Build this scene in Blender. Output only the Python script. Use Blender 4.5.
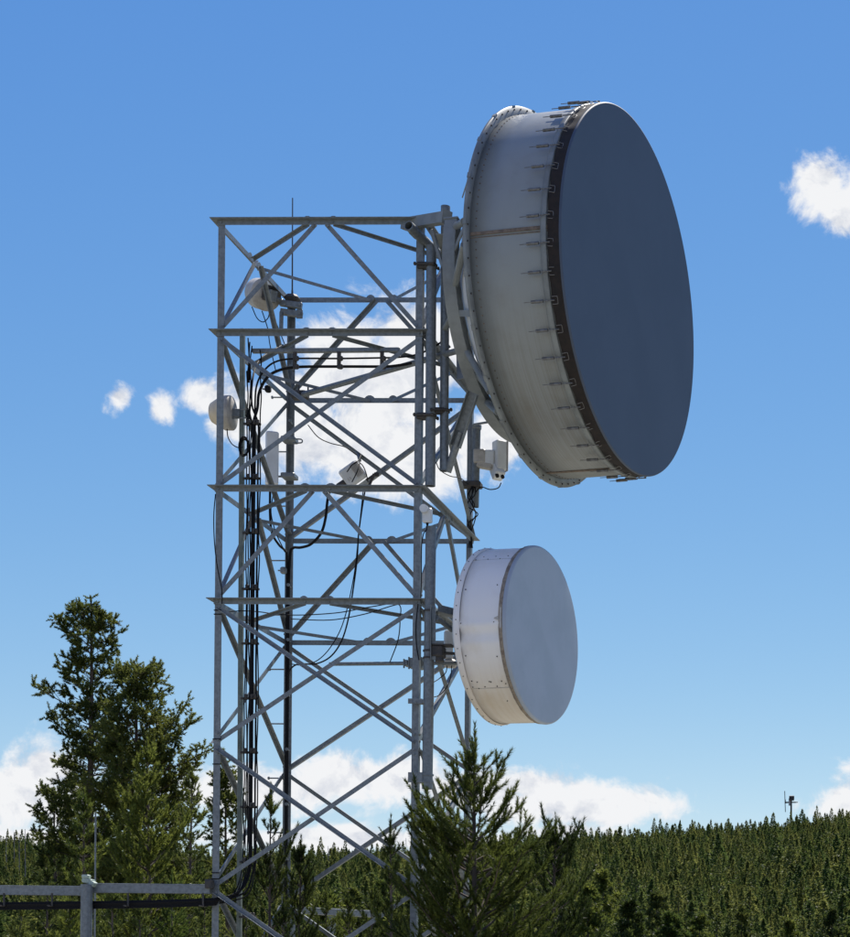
import bpy, math, random
import numpy as np
from mathutils import Vector, Matrix

# ------------------------------------------------------------------ reset
for o in list(bpy.data.objects):
    bpy.data.objects.remove(o)
SC = bpy.context.scene
COL = SC.collection
R = math.radians

# ------------------------------------------------------------------ camera
F, X0, Y0, ROLL, EYE = 1938.83, 904.03, 1027.52, 0.0094, 1.7      # photo pixels (850 x 937), radians, metres
cam_d = bpy.data.cameras.new('camera')
cam = bpy.data.objects.new('camera', cam_d)
COL.objects.link(cam)
cam_d.sensor_fit = 'HORIZONTAL'
cam_d.sensor_width = 36.0
cam_d.lens = 36.0 * F / 850.0
cam_d.shift_x = (425.0 - X0) / 850.0
cam_d.shift_y = (Y0 - 468.5) / 850.0
cam_d.clip_start = 0.1
cam_d.clip_end = 30000
c_, s_ = math.cos(ROLL), math.sin(ROLL)
cam.matrix_world = Matrix(((c_, -s_, 0, 0), (0, 0, -1, 0), (s_, c_, 0, EYE), (0, 0, 0, 1)))
SC.camera = cam

def W(x, y, Y):
    """photo pixel + distance (m along the view axis) -> world point"""
    dx, dy = x - X0, y - Y0
    xr, yr = c_ * dx + s_ * dy, -s_ * dx + c_ * dy
    return Vector((xr / F * Y, Y, -yr / F * Y + EYE))

# ------------------------------------------------------------------ sky + sun
SUN_EL, SUN_AZ = R(55), R(13.3)          # azimuth from +Y (straight behind the tower), + towards +X
wd = bpy.data.worlds.new('World')
SC.world = wd
wd.use_nodes = True
NT = wd.node_tree
NT.nodes.clear()

def nn(nt, kind, **kw):
    n = nt.nodes.new(kind)
    for k, v in kw.items():
        setattr(n, k, v)
    return n

def setin(nt, sock, v):
    if hasattr(v, 'is_output') or isinstance(v, bpy.types.NodeSocket):
        nt.links.new(v, sock)
    else:
        sock.default_value = v

def M(nt, op, a, b=None, c=None, clamp=False):
    n = nn(nt, 'ShaderNodeMath', operation=op, use_clamp=clamp)
    setin(nt, n.inputs[0], a)
    if b is not None: setin(nt, n.inputs[1], b)
    if c is not None: setin(nt, n.inputs[2], c)
    return n.outputs[0]

def noise(nt, vec, scale, detail=4, rough=.5, lac=2.0, dist=0.0):
    n = nn(nt, 'ShaderNodeTexNoise')
    if vec is not None: nt.links.new(vec, n.inputs['Vector'])
    n.inputs['Scale'].default_value = scale
    n.inputs['Detail'].default_value = detail
    n.inputs['Roughness'].default_value = rough
    n.inputs['Lacunarity'].default_value = lac
    n.inputs['Distortion'].default_value = dist
    return n

def smooth(nt, v, lo, hi, a=0.0, b=1.0):
    n = nn(nt, 'ShaderNodeMapRange', interpolation_type='SMOOTHSTEP')
    setin(nt, n.inputs[0], v)
    for i, q in enumerate((lo, hi, a, b)):
        n.inputs[i + 1].default_value = q
    return n.outputs[0]

sky = nn(NT, 'ShaderNodeTexSky', sky_type='NISHITA', sun_disc=False)
sky.sun_elevation = SUN_EL
sky.sun_rotation = SUN_AZ
sky.altitude = 2200
sky.air_density = 1.0
sky.dust_density = 0.25
sky.ozone_density = 2.2
bg_sky = nn(NT, 'ShaderNodeBackground')
bg_sky.inputs[1].default_value = 0.106
# the camera's rendering of that blue: deeper red response, fuller blue
sc_ = nn(NT, 'ShaderNodeSeparateColor'); cc_ = nn(NT, 'ShaderNodeCombineColor')
NT.links.new(sky.outputs[0], sc_.inputs[0])
for i_, (g_, k_) in enumerate(((1.49, .424), (.98, .812), (.37, 2.627))):
    NT.links.new(M(NT, 'MULTIPLY', M(NT, 'POWER', sc_.outputs[i_], g_), k_), cc_.inputs[i_])
NT.links.new(cc_.outputs[0], bg_sky.inputs[0])

# cumulus: a cover field over the sky's directions, broken up by fractal noise
tc = nn(NT, 'ShaderNodeTexCoord')
sep = nn(NT, 'ShaderNodeSeparateXYZ')
NT.links.new(tc.outputs['Generated'], sep.inputs[0])
dX, dY, dZ = sep.outputs
yy = M(NT, 'MAXIMUM', dY, 0.05)
U_, V_ = M(NT, 'DIVIDE', dX, yy), M(NT, 'DIVIDE', dZ, yy)
CLOUDS = [  # centre px, half sizes px
    (119, 397, 21, 20), (161, 410, 22, 26), (205, 397, 30, 24), (250, 402, 60, 36), (228, 425, 30, 26),
    (385, 385, 135, 92), (335, 440, 100, 60), (425, 450, 110, 60), (350, 350, 60, 36), (492, 442, 46, 40), (405, 330, 56, 40), (300, 395, 60, 46),
    (8, 790, 100, 58), (60, 800, 60, 42), (45, 772, 56, 30), (-60, 800, 130, 80),
    (250, 790, 110, 32), (375, 778, 120, 30), (470, 792, 100, 28), (560, 803, 135, 36), (625, 802, 62, 27), (530, 786, 70, 24),
    (300, 838, 130, 16), (430, 840, 120, 14), (565, 832, 70, 14), (30, 838, 80, 14),
    (822, 182, 44, 38), (846, 208, 38, 38), (880, 190, 60, 40), (848, 806, 60, 30), (905, 795, 90, 50)]
cover = None
for (cx, cy, ax, ay) in CLOUDS:
    p = W(cx, cy, 1.0)
    du = M(NT, 'MULTIPLY', M(NT, 'SUBTRACT', U_, p.x), F / ax)
    dv = M(NT, 'MULTIPLY', M(NT, 'SUBTRACT', V_, p.z - EYE), F / ay)
    r2 = M(NT, 'ADD', M(NT, 'MULTIPLY', du, du), M(NT, 'MULTIPLY', dv, dv))
    f = M(NT, 'SUBTRACT', 1.0, M(NT, 'SQRT', r2))
    cover = f if cover is None else M(NT, 'SMOOTH_MAX', cover, f, 0.18)
cover = M(NT, 'MAXIMUM', cover, -1.5)
# the rest of the sky: scattered cumulus out of view, cover chosen to add fill light
mp = nn(NT, 'ShaderNodeMapping')
mp.inputs['Scale'].default_value = (1, 1, 2.2)
NT.links.new(tc.outputs['Generated'], mp.inputs[0])
wide = noise(NT, mp.outputs[0], 3.2, 1.0)
wide_c = M(NT, 'MULTIPLY', M(NT, 'SUBTRACT', wide.outputs[0], 0.56), 6.0)
inview = M(NT, 'MULTIPLY', smooth(NT, dY, 0.55, 0.80), smooth(NT, dZ, 0.75, 0.55))
wide_c = M(NT, 'SUBTRACT', wide_c, M(NT, 'MULTIPLY', inview, 4.0))
cover = M(NT, 'MAXIMUM', cover, wide_c)
n1 = noise(NT, tc.outputs['Generated'], 34, 9, .60, 2.1, .35)
n2 = noise(NT, tc.outputs['Generated'], 95, 7, .60, 2.1, .3)
dens = M(NT, 'ADD', cover, M(NT, 'MULTIPLY', M(NT, 'SUBTRACT', n1.outputs[0], .5), 2.1))
dens = M(NT, 'ADD', dens, M(NT, 'MULTIPLY', M(NT, 'SUBTRACT', n2.outputs[0], .5), .50))
alpha = smooth(NT, dens, 0.05, 0.56)
mp2 = nn(NT, 'ShaderNodeMapping')
mp2.inputs['Location'].default_value = (0, 0, 0.008)
NT.links.new(tc.outputs['Generated'], mp2.inputs[0])
n3 = noise(NT, mp2.outputs[0], 34, 9, .60, 2.1, .35)
rim = M(NT, 'SUBTRACT', n1.outputs[0], n3.outputs[0])
body = smooth(NT, dens, 0.6, 1.7)
shade = M(NT, 'ADD', M(NT, 'MULTIPLY', body, .62), M(NT, 'MULTIPLY', rim, -3.2), clamp=True)
cmix = nn(NT, 'ShaderNodeMix', data_type='RGBA')
NT.links.new(shade, cmix.inputs[0])
cmix.inputs[6].default_value = (.97, .98, 1.0, 1)
cmix.inputs[7].default_value = (.46, .52, .66, 1)
bg_cl = nn(NT, 'ShaderNodeBackground')
NT.links.new(cmix.outputs[2], bg_cl.inputs[0])
bg_cl.inputs[1].default_value = 0.655
mixs = nn(NT, 'ShaderNodeMixShader')
NT.links.new(alpha, mixs.inputs[0])
NT.links.new(bg_sky.outputs[0], mixs.inputs[1])
NT.links.new(bg_cl.outputs[0], mixs.inputs[2])
wo = nn(NT, 'ShaderNodeOutputWorld')
NT.links.new(mixs.outputs[0], wo.inputs[0])

sun_v = Vector((math.sin(SUN_AZ) * math.cos(SUN_EL), math.cos(SUN_AZ) * math.cos(SUN_EL), math.sin(SUN_EL)))
sd = bpy.data.lights.new('sun', 'SUN')
sd.energy = 5.0
sd.angle = R(0.5)
sd.color = (1.0, .95, .87)
so = bpy.data.objects.new('sun', sd)
COL.objects.link(so)
so.rotation_euler = (-sun_v).to_track_quat('-Z', 'Y').to_euler()
so.location = (0, 0, 60)

SC.view_settings.view_transform = 'Standard'
SC.view_settings.look = 'None'
SC.view_settings.exposure = 0.5
SC.view_settings.gamma = 1.0
SC.view_settings.use_curve_mapping = False
SC.render.engine = 'CYCLES'
SC.cycles.max_bounces = 8
SC.cycles.transparent_max_bounces = 8

# ------------------------------------------------------------------ materials
def mat(name, col, rough=.5, metal=0.0, var=0.0, vscale=8.0, col2=None, bump=0.0, bscale=60.0, stretch=None, spec=None):
    m = bpy.data.materials.new(name)
    m.use_nodes = True
    nt = m.node_tree
    b = nt.nodes['Principled BSDF']
    b.inputs['Roughness'].default_value = rough
    b.inputs['Metallic'].default_value = metal
    if spec is not None: b.inputs['Specular IOR Level'].default_value = spec
    c4 = (*col, 1)
    t = nn(nt, 'ShaderNodeTexCoord')
    vec = t.outputs['Object']
    if stretch:
        mpn = nn(nt, 'ShaderNodeMapping')
        mpn.inputs['Scale'].default_value = stretch
        nt.links.new(vec, mpn.inputs[0])
        vec = mpn.outputs[0]
    if var or col2:
        n = noise(nt, vec, vscale, 6, .62)
        mx = nn(nt, 'ShaderNodeMix', data_type='RGBA')
        nt.links.new(smooth(nt, n.outputs[0], .36, .66), mx.inputs[0])
        mx.inputs[6].default_value = c4
        mx.inputs[7].default_value = (*(col2 or tuple(v * (1 - var) for v in col)), 1)
        nt.links.new(mx.outputs[2], b.inputs['Base Color'])
    else:
        b.inputs['Base Color'].default_value = c4
    if bump:
        n = noise(nt, vec, bscale, 3, .6)
        bp = nn(nt, 'ShaderNodeBump')
        bp.inputs['Strength'].default_value = bump
        bp.inputs['Distance'].default_value = .004
        nt.links.new(n.outputs[0], bp.inputs['Height'])
        nt.links.new(bp.outputs[0], b.inputs['Normal'])
    return m

def foliage(name, col, col2, trans=.35, scale=1.5, spec=.15, tval=2.4):
    m = bpy.data.materials.new(name)
    m.use_nodes = True
    nt = m.node_tree
    nt.nodes.clear()
    t = nn(nt, 'ShaderNodeTexCoord')
    n = noise(nt, t.outputs['Object'], scale, 3, .6)
    oi = nn(nt, 'ShaderNodeObjectInfo')
    fac = M(nt, 'ADD', smooth(nt, n.outputs[0], .35, .65), M(nt, 'MULTIPLY', M(nt, 'SUBTRACT', oi.outputs['Random'], .5), 1.3), clamp=True)
    mx = nn(nt, 'ShaderNodeMix', data_type='RGBA')
    nt.links.new(fac, mx.inputs[0])
    mx.inputs[6].default_value = (*col, 1)
    mx.inputs[7].default_value = (*col2, 1)
    d = nn(nt, 'ShaderNodeBsdfPrincipled')
    d.inputs['Roughness'].default_value = .45
    d.inputs['Specular IOR Level'].default_value = spec
    nt.links.new(mx.outputs[2], d.inputs['Base Color'])
    tr = nn(nt, 'ShaderNodeBsdfTranslucent')
    hs = nn(nt, 'ShaderNodeHueSaturation')
    hs.inputs['Hue'].default_value = .485
    hs.inputs['Value'].default_value = tval
    nt.links.new(mx.outputs[2], hs.inputs['Color'])
    nt.links.new(hs.outputs[0], tr.inputs[0])
    ms = nn(nt, 'ShaderNodeMixShader')
    ms.inputs[0].default_value = trans
    nt.links.new(d.outputs[0], ms.inputs[1])
    nt.links.new(tr.outputs[0], ms.inputs[2])
    out = nn(nt, 'ShaderNodeOutputMaterial')
    nt.links.new(ms.outputs[0], out.inputs[0])
    return m

GALV = mat('galvanised_steel', (.200, .218, .224), .46, .25, col2=(.140, .154, .160), vscale=26, bump=.25, bscale=45)
GALV2 = mat('galvanised_pipe', (.185, .203, .210), .44, .3, col2=(.130, .144, .150), vscale=30, bump=.2)
GREYPAINT = mat('grey_painted_steel', (.225, .24, .235), .5, .1, col2=(.165, .175, .172), vscale=5)
DARK = mat('dark_rusted_iron', (.045, .046, .047), .65, .3, col2=(.075, .062, .052), vscale=30)
BLACK = mat('black_cable_jacket', (.006, .006, .007), .7, spec=.2)
WHITE = mat('white_enclosure', (.68, .69, .68), .4, 0, col2=(.58, .585, .575), vscale=4)
CREAM = mat('cream_radome', (.60, .50, .35), .45, 0, col2=(.50, .42, .30), vscale=6)
OFFW = mat('stained_offwhite', (.46, .43, .385), .5, 0, col2=(.34, .31, .27), vscale=11)
GREENPIPE = mat('greenish_galvanised', (.19, .21, .19), .5, .2, col2=(.12, .145, .115), vscale=7)
RADOME_BIG = mat('slate_radome_fabric', (.056, .076, .112), .6, 0, col2=(.050, .069, .103), vscale=1.3)
RADOME_SM = mat('pale_radome', (.335, .375, .435), .42, 0, col2=(.30, .34, .395), vscale=2.2)
BROWN = mat('brown_radome_skirt', (.019, .012, .009), .85, 0, col2=(.010, .007, .006), vscale=18)
SEAM = mat('rusty_seam', (.20, .15, .11), .7, 0.1, col2=(.11, .085, .065), vscale=25)
GASKET = mat('weathered_gasket', (.30, .25, .19), .7, 0, col2=(.17, .13, .10), vscale=20)
CHROME = mat('hook_wire', (.20, .19, .18), .4, .5)
SPRING = mat('spring_tube', (.17, .17, .17), .45, .4, col2=(.10, .095, .09), vscale=30)
BARK = mat('pine_bark', (.105, .078, .060), .9, 0, col2=(.05, .04, .033), vscale=22, stretch=(1, 1, .25))
DEADWOOD = mat('grey_dead_wood', (.22, .20, .185), .9, 0, col2=(.13, .12, .11), vscale=12)
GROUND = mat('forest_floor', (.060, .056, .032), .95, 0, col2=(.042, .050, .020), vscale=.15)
_nt = GROUND.node_tree                                                # unseen pale gravel added round tower and viewpoint to bounce fill light
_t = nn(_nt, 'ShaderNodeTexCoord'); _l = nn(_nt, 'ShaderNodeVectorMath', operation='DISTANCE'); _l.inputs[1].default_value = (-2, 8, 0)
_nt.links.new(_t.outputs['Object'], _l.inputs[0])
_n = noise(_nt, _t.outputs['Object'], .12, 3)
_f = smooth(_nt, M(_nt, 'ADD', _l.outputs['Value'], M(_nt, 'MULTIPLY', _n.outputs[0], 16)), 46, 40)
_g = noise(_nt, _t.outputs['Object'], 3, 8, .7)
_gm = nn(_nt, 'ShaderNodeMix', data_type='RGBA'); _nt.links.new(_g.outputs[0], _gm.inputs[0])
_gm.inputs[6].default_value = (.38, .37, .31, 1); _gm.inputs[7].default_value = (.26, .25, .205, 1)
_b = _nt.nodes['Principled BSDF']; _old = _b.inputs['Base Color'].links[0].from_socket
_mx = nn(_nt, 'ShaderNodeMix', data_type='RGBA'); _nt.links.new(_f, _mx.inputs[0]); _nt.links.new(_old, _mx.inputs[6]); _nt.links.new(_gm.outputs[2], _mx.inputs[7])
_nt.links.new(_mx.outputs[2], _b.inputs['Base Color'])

def shroud_mat(name, clean, dirt_bounce, freq, lo, hi, rough=.45, metal=0.0, bounce_tint=.3):
    """painted sheet metal with runs of dirt round the hoop (object X = hoop axis), denser low down, plus warm bounced light painted into the lower colour"""
    m = bpy.data.materials.new(name)
    m.use_nodes = True
    nt = m.node_tree
    b = nt.nodes['Principled BSDF']
    b.inputs['Roughness'].default_value = rough
    b.inputs['Metallic'].default_value = metal
    t = nn(nt, 'ShaderNodeTexCoord')
    mpn = nn(nt, 'ShaderNodeMapping')
    mpn.inputs['Scale'].default_value = (freq, .25, .55)
    nt.links.new(t.outputs['Object'], mpn.inputs[0])
    n = noise(nt, mpn.outputs[0], 1.0, 5, .65)
    n2 = noise(nt, t.outputs['Object'], 2.6, 5, .6)
    sp = nn(nt, 'ShaderNodeSeparateXYZ')
    nt.links.new(t.outputs['Object'], sp.inputs[0])
    low = smooth(nt, sp.outputs[2], hi, lo)
    str_ = M(nt, 'MULTIPLY', smooth(nt, n.outputs[0], .42, .60), M(nt, 'ADD', M(nt, 'MULTIPLY', low, .62 - bounce_tint * .65), .02))
    blot = M(nt, 'MULTIPLY', smooth(nt, n2.outputs[0], .45, .75), .35)
    fac = M(nt, 'ADD', M(nt, 'ADD', str_, M(nt, 'MULTIPLY', low, bounce_tint)), blot, clamp=True)  # besides dirt, ground-bounced warmth is painted into the lower hoop's colour
    mx = nn(nt, 'ShaderNodeMix', data_type='RGBA')
    nt.links.new(fac, mx.inputs[0])
    mx.inputs[6].default_value = (*clean, 1)
    mx.inputs[7].default_value = (*dirt_bounce, 1)
    nt.links.new(mx.outputs[2], b.inputs['Base Color'])
    bp = nn(nt, 'ShaderNodeBump')
    bp.inputs['Strength'].default_value = .12
    bp.inputs['Distance'].default_value = .02
    nt.links.new(n2.outputs[0], bp.inputs['Height'])
    nt.links.new(bp.outputs[0], b.inputs['Normal'])
    return m
SHROUD_BIG = shroud_mat('grey_streaked_shroud', (.255, .274, .273), (.180, .173, .152), 85, -1.6, -.35, .48, .05)
SHROUD_SM = shroud_mat('white_shroud', (.80, .775, .755), (.60, .51, .40), 22, -.85, -.15, .4, 0, .75)

# ------------------------------------------------------------------ mesh helpers
class MB:
    def __init__(s): s.v, s.f, s.sm = [], [], []
    def add(s, vs, fs, smooth_=False):
        o = len(s.v)
        s.v += [tuple(p) for p in vs]
        s.f += [tuple(i + o for i in f) for f in fs]
        s.sm += [smooth_] * len(fs)
        return s
    def box(s, c, sz, rot=None, bev=0.0):
        c = Vector(c)
        hx, hy, hz = (q / 2 for q in sz)
        b = min(bev, hx * .9, hy * .9, hz * .9)
        if b <= 0:
            vs = [Vector((x, y, z)) for x in (-hx, hx) for y in (-hy, hy) for z in (-hz, hz)]
            fs = [(0, 1, 3, 2), (4, 6, 7, 5), (0, 4, 5, 1), (2, 3, 7, 6), (0, 2, 6, 4), (1, 5, 7, 3)]
        else:  # chamfered in plan + top/bottom rings
            def ring(ix, iy, z):
                return [Vector(q) for q in ((-ix + b, -iy, z), (ix - b, -iy, z), (ix, -iy + b, z), (ix, iy - b, z), (ix - b, iy, z), (-ix + b, iy, z), (-ix, iy - b, z), (-ix, -iy + b, z))]
            vs = ring(hx - b * .7, hy - b * .7, -hz) + ring(hx, hy, -hz + b) + ring(hx, hy, hz - b) + ring(hx - b * .7, hy - b * .7, hz)
            fs = [tuple(reversed(range(8))), tuple(range(24, 32))]
            for k in range(3):
                for i in range(8):
                    j = (i + 1) % 8
                    fs.append((k * 8 + i, k * 8 + j, k * 8 + 8 + j, k * 8 + 8 + i))
        if rot is not None: vs = [rot @ v for v in vs]
        return s.add([v + c for v in vs], fs)
    def cyl(s, p0, p1, r0, r1=None, n=12, caps=True):
        p0, p1 = Vector(p0), Vector(p1)
        r1 = r0 if r1 is None else r1
        d = (p1 - p0).normalized()
        a = d.orthogonal().normalized()
        b = d.cross(a)
        vs = []
        for p, r in ((p0, r0), (p1, r1)):
            vs += [p + (a * math.cos(2 * math.pi * i / n) + b * math.sin(2 * math.pi * i / n)) * r for i in range(n)]
        s.add(vs, [(i, (i + 1) % n, n + (i + 1) % n, n + i) for i in range(n)], n > 6)
        if caps: s.add(vs, [tuple(reversed(range(n))), tuple(range(n, 2 * n))])
        return s
    def pipe(s, p0, p1, r, wall=.006, n=16):
        """open-ended pipe"""
        p0, p1 = Vector(p0), Vector(p1)
        d = (p1 - p0).normalized()
        a = d.orthogonal().normalized()
        b = d.cross(a)
        vs = []
        for p, rr in ((p0, r), (p1, r), (p1, r - wall), (p0, r - wall)):
            vs += [p + (a * math.cos(2 * math.pi * i / n) + b * math.sin(2 * math.pi * i / n)) * rr for i in range(n)]
        for k in range(4):
            l = (k + 1) % 4
            s.add(vs, [(k * n + i, k * n + (i + 1) % n, l * n + (i + 1) % n, l * n + i) for i in range(n)], k in (0, 2))
        return s
    def angle(s, p0, p1, nrm, w=.05, t=.006, side=1, w2=None, heel=0):
        """L bar; one flange flat (perpendicular to nrm), the other standing along nrm on the given side"""
        p0, p1, nrm = Vector(p0), Vector(p1), Vector(nrm).normalized()
        w2 = w2 or w
        d = (p1 - p0).normalized()
        sd_ = nrm.cross(d).normalized() * side
        if heel: sd_ = sd_ * (-1 if sd_.z * heel > 0 else 1)
        nrm = d.cross(sd_).normalized() * (1 if d.cross(sd_).dot(nrm) > 0 else -1)
        prof = [(-w / 2, 0), (w / 2, 0), (w / 2, t), (-w / 2 + t, t), (-w / 2 + t, w2), (-w / 2, w2)]
        vs = [p + sd_ * a + nrm * b for p in (p0, p1) for a, b in prof]
        fs = [(i, (i + 1) % 6, 6 + (i + 1) % 6, 6 + i) for i in range(6)] + [(3, 2, 1, 0), (5, 4, 3, 0), (6, 7, 8, 9), (6, 9, 10, 11)]
        return s.add(vs, fs)
    def hexbolt(s, p, nrm, r=.013, h=.011):
        nrm = Vector(nrm).normalized()
        return s.cyl(Vector(p), Vector(p) + nrm * h, r, n=6)
    def lathe(s, prof, n=96, smooth_=True, a0=0, a1=2 * math.pi, wob=None):
        """profile of (x along axis, radius) round the X axis; angle measured from -Y towards +Z"""
        full = abs(a1 - a0 - 2 * math.pi) < 1e-6
        m = n if full else n + 1
        vs = []
        for (x, r) in prof:
            for i in range(m):
                t = a0 + (a1 - a0) * i / n
                rr = r + (wob(x, t) if wob else 0)
                vs.append((x, -rr * math.cos(t), rr * math.sin(t)))
        fs = []
        for k in range(len(prof) - 1):
            for i in range(n):
                j = (i + 1) % m
                fs.append((k * m + i, k * m + j, (k + 1) * m + j, (k + 1) * m + i))
        return s.add(vs, fs, smooth_)
    def tube(s, pts, r, n=7, sub=6, taper=None):
        pts = [Vector(p) for p in pts]
        if sub > 1 and len(pts) > 2:
            q = [pts[0] * 2 - pts[1]] + pts + [pts[-1] * 2 - pts[-2]]
            out = []
            for i in range(1, len(q) - 2):
                a, b, c, d = q[i - 1:i + 3]
                for k in range(sub):
                    t = k / sub
                    out.append(.5 * ((2 * b) + (c - a) * t + (2 * a - 5 * b + 4 * c - d) * t * t + (3 * b - a - 3 * c + d) * t ** 3))
            pts = out + [pts[-1]]
        up = None
        vs = []
        L = len(pts)
        for i, p in enumerate(pts):
            d = (pts[min(i + 1, L - 1)] - pts[max(i - 1, 0)]).normalized()
            if up is None: up = d.orthogonal().normalized()
            a = (up - d * up.dot(d)).normalized()
            up = a
            b = d.cross(a)
            rr = r if taper is None else r * (1 + (taper - 1) * i / (L - 1))
            vs += [p + (a * math.cos(2 * math.pi * k / n) + b * math.sin(2 * math.pi * k / n)) * rr for k in range(n)]
        fs = [(i * n + k, i * n + (k + 1) % n, (i + 1) * n + (k + 1) % n, (i + 1) * n + k) for i in range(L - 1) for k in range(n)]
        s.add(vs, fs, True)
        return s.add(vs, [tuple(reversed(range(n))), tuple(range((L - 1) * n, L * n))])
    def build(s, name, material, parent=None, origin=None):
        """vertices are world coordinates unless the parent turns; origin = world point of the parent or of the object"""
        me = bpy.data.meshes.new(name)
        if origin is not None:
            ox, oy, oz = origin
            vs = [(x - ox, y - oy, z - oz) for x, y, z in s.v]
        else:
            vs = s.v
        me.from_pydata(vs, [], s.f)
        me.polygons.foreach_set('use_smooth', s.sm)
        me.materials.append(material)
        me.update()
        o = bpy.data.objects.new(name, me)
        COL.objects.link(o)
        if parent is not None: o.parent = parent
        elif origin is not None: o.location = origin
        return o

def tag(o, label, cat, group=None):
    o['label'] = label
    o['category'] = cat
    if group: o['group'] = group
    return o

def thing(name, label, cat, loc, rz=0.0, group=None):
    o = bpy.data.objects.new(name, None)
    o.empty_display_size = .2
    COL.objects.link(o)
    o.location = loc
    o.rotation_euler = (0, 0, rz)
    return tag(o, label, cat, group)

def part(name, mb, m, root):
    """part of a thing whose Empty is only moved, vertices in world coordinates"""
    return mb.build(name, m, root, tuple(root.location))

def sub(name, mb, m, par, root):
    return mb.build(name, m, par, tuple(root.location))

# ------------------------------------------------------------------ ground with the wooded hill
RIDGE_Y = 900.0
_rx = [(-900, 842), (-420, 846), (-390, 851), (-330, 862), (-266, 866), (-233, 862), (-160, 842), (-132, 838), (-95, 829), (-67, 826), (-25, 818), (60, 812), (400, 830)]
def ridge(X):
    y = np.interp(X, [a for a, b in _rx], [b for a, b in _rx])
    return (Y0 - y) / F * RIDGE_Y + EYE - 10.5
def hill(X, Y):
    X, Y = np.asarray(X, float), np.asarray(Y, float)
    t = np.clip((Y - 230) / (RIDGE_Y - 230), 0, 1)
    up = t ** 1.12
    back = 1 - .55 * np.clip((Y - RIDGE_Y) / 900, 0, 1)
    lump = 2.2 * np.sin(X * .021 + 1.3) * np.sin(Y * .017) + 1.4 * np.sin(X * .047 + Y * .031)
    return ridge(X) * up * back + lump * np.clip((Y - 230) / 120, 0, 1)
xs = np.concatenate([[-9000, -4000, -2000, -1200], np.arange(-900, 401, 25), [800, 2000, 4000, 9000]])
ys = np.concatenate([[-3000, -800, -200, 0, 60, 140, 200], np.arange(230, 1000, 22), [1100, 1300, 1600, 2000, 3500, 7000, 14000]])
gx, gy = np.meshgrid(xs, ys)
gz = hill(gx, gy)
mb = MB()
nx = len(xs)
mb.add(np.stack([gx.ravel(), gy.ravel(), gz.ravel()], 1).tolist(),
       [(j * nx + i, j * nx + i + 1, (j + 1) * nx + i + 1, (j + 1) * nx + i) for j in range(len(ys) - 1) for i in range(nx - 1)], True)
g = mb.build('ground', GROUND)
g['kind'] = 'structure'

# ------------------------------------------------------------------ lattice tower
YAW = -0.0283
TO = Vector((-5.860, 20.352, 0))
Hh = 1.03
Ut, Vt = Vector((math.cos(YAW), math.sin(YAW), 0)), Vector((-math.sin(YAW), math.cos(YAW), 0))
def T(u, v, z): return TO + Ut * u + Vt * v + Vector((0, 0, z))
LV = [7.944 + EYE, 6.835 + EYE, 5.283 + EYE, 4.1605 + EYE, 2.775 + EYE, 1.34 + EYE, -.10 + EYE, -1.52 + EYE]   # girt undersides / brace nodes
tower = thing('lattice_tower', 'square galvanised lattice tower carrying two drum-shaped dishes', 'tower', TO, YAW)
def tpart(name, mb, m=GALV, par=None): return mb.build(name, m, par or tower)   # local coordinates
LW, LT = .068, .008
for (su, sv) in ((-1, -1), (1, -1), (1, 1), (-1, 1)):
    m_ = MB()
    x, y, top = su * Hh, sv * Hh, LV[0] + .052
    prof = [(0, 0), (LW, 0), (LW, LT), (LT, LT), (LT, LW), (0, LW)]
    vs = [(x - su * a, y - sv * b, z) for z in (0.0, top) for a, b in prof]
    fs = [(i, (i + 1) % 6, 6 + (i + 1) % 6, 6 + i) for i in range(6)] + [(3, 2, 1, 0), (5, 4, 3, 0), (6, 7, 8, 9), (6, 9, 10, 11)]
    m_.add(vs, fs)
    for z in (LV[4] - .1, LV[4] + .1, LV[5] - .16, LV[5] - .10, LV[5] - .04, LV[5] + .02):     # splice bolts
        m_.hexbolt((x - su * .042, y, z), (0, sv, 0), .011)
        m_.hexbolt((x, y - sv * .042, z), (su, 0, 0), .011)
    lg = tpart('leg', m_)
    if (su, sv) == (-1, 1):
        for k in range(26):                                            # climbing pegs
            z = LV[1] + .35 - k * .30
            p = (x - .014 * 0, y + .0, z)
            mm = MB()
            if k % 2:
                mm.cyl((x - .002, y - .03, z), (x - .17, y - .03, z), .008, n=8)
                mm.cyl((x - .165, y - .03, z), (x - .18, y - .03, z), .018, n=8)
            else:
                mm.cyl((x + .05, y - .010, z), (x + .075, y - .17, z), .008, n=8)
                mm.cyl((x + .0745, y - .165, z), (x + .077, y - .18, z), .018, n=8)
            tpart('step_bolt', mm, GALV2, lg)
    if (su, sv) == (-1, -1):
        for z in (LV[3] - .06, LV[3] - .10, LV[4] + .04, LV[4] - .21, LV[5] + .14, LV[5] + .08):
            mm = MB()
            mm.box((x + .032, y - .001, z), (.078, .016, .009))
            tpart('strap', mm, BLACK, lg)

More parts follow.
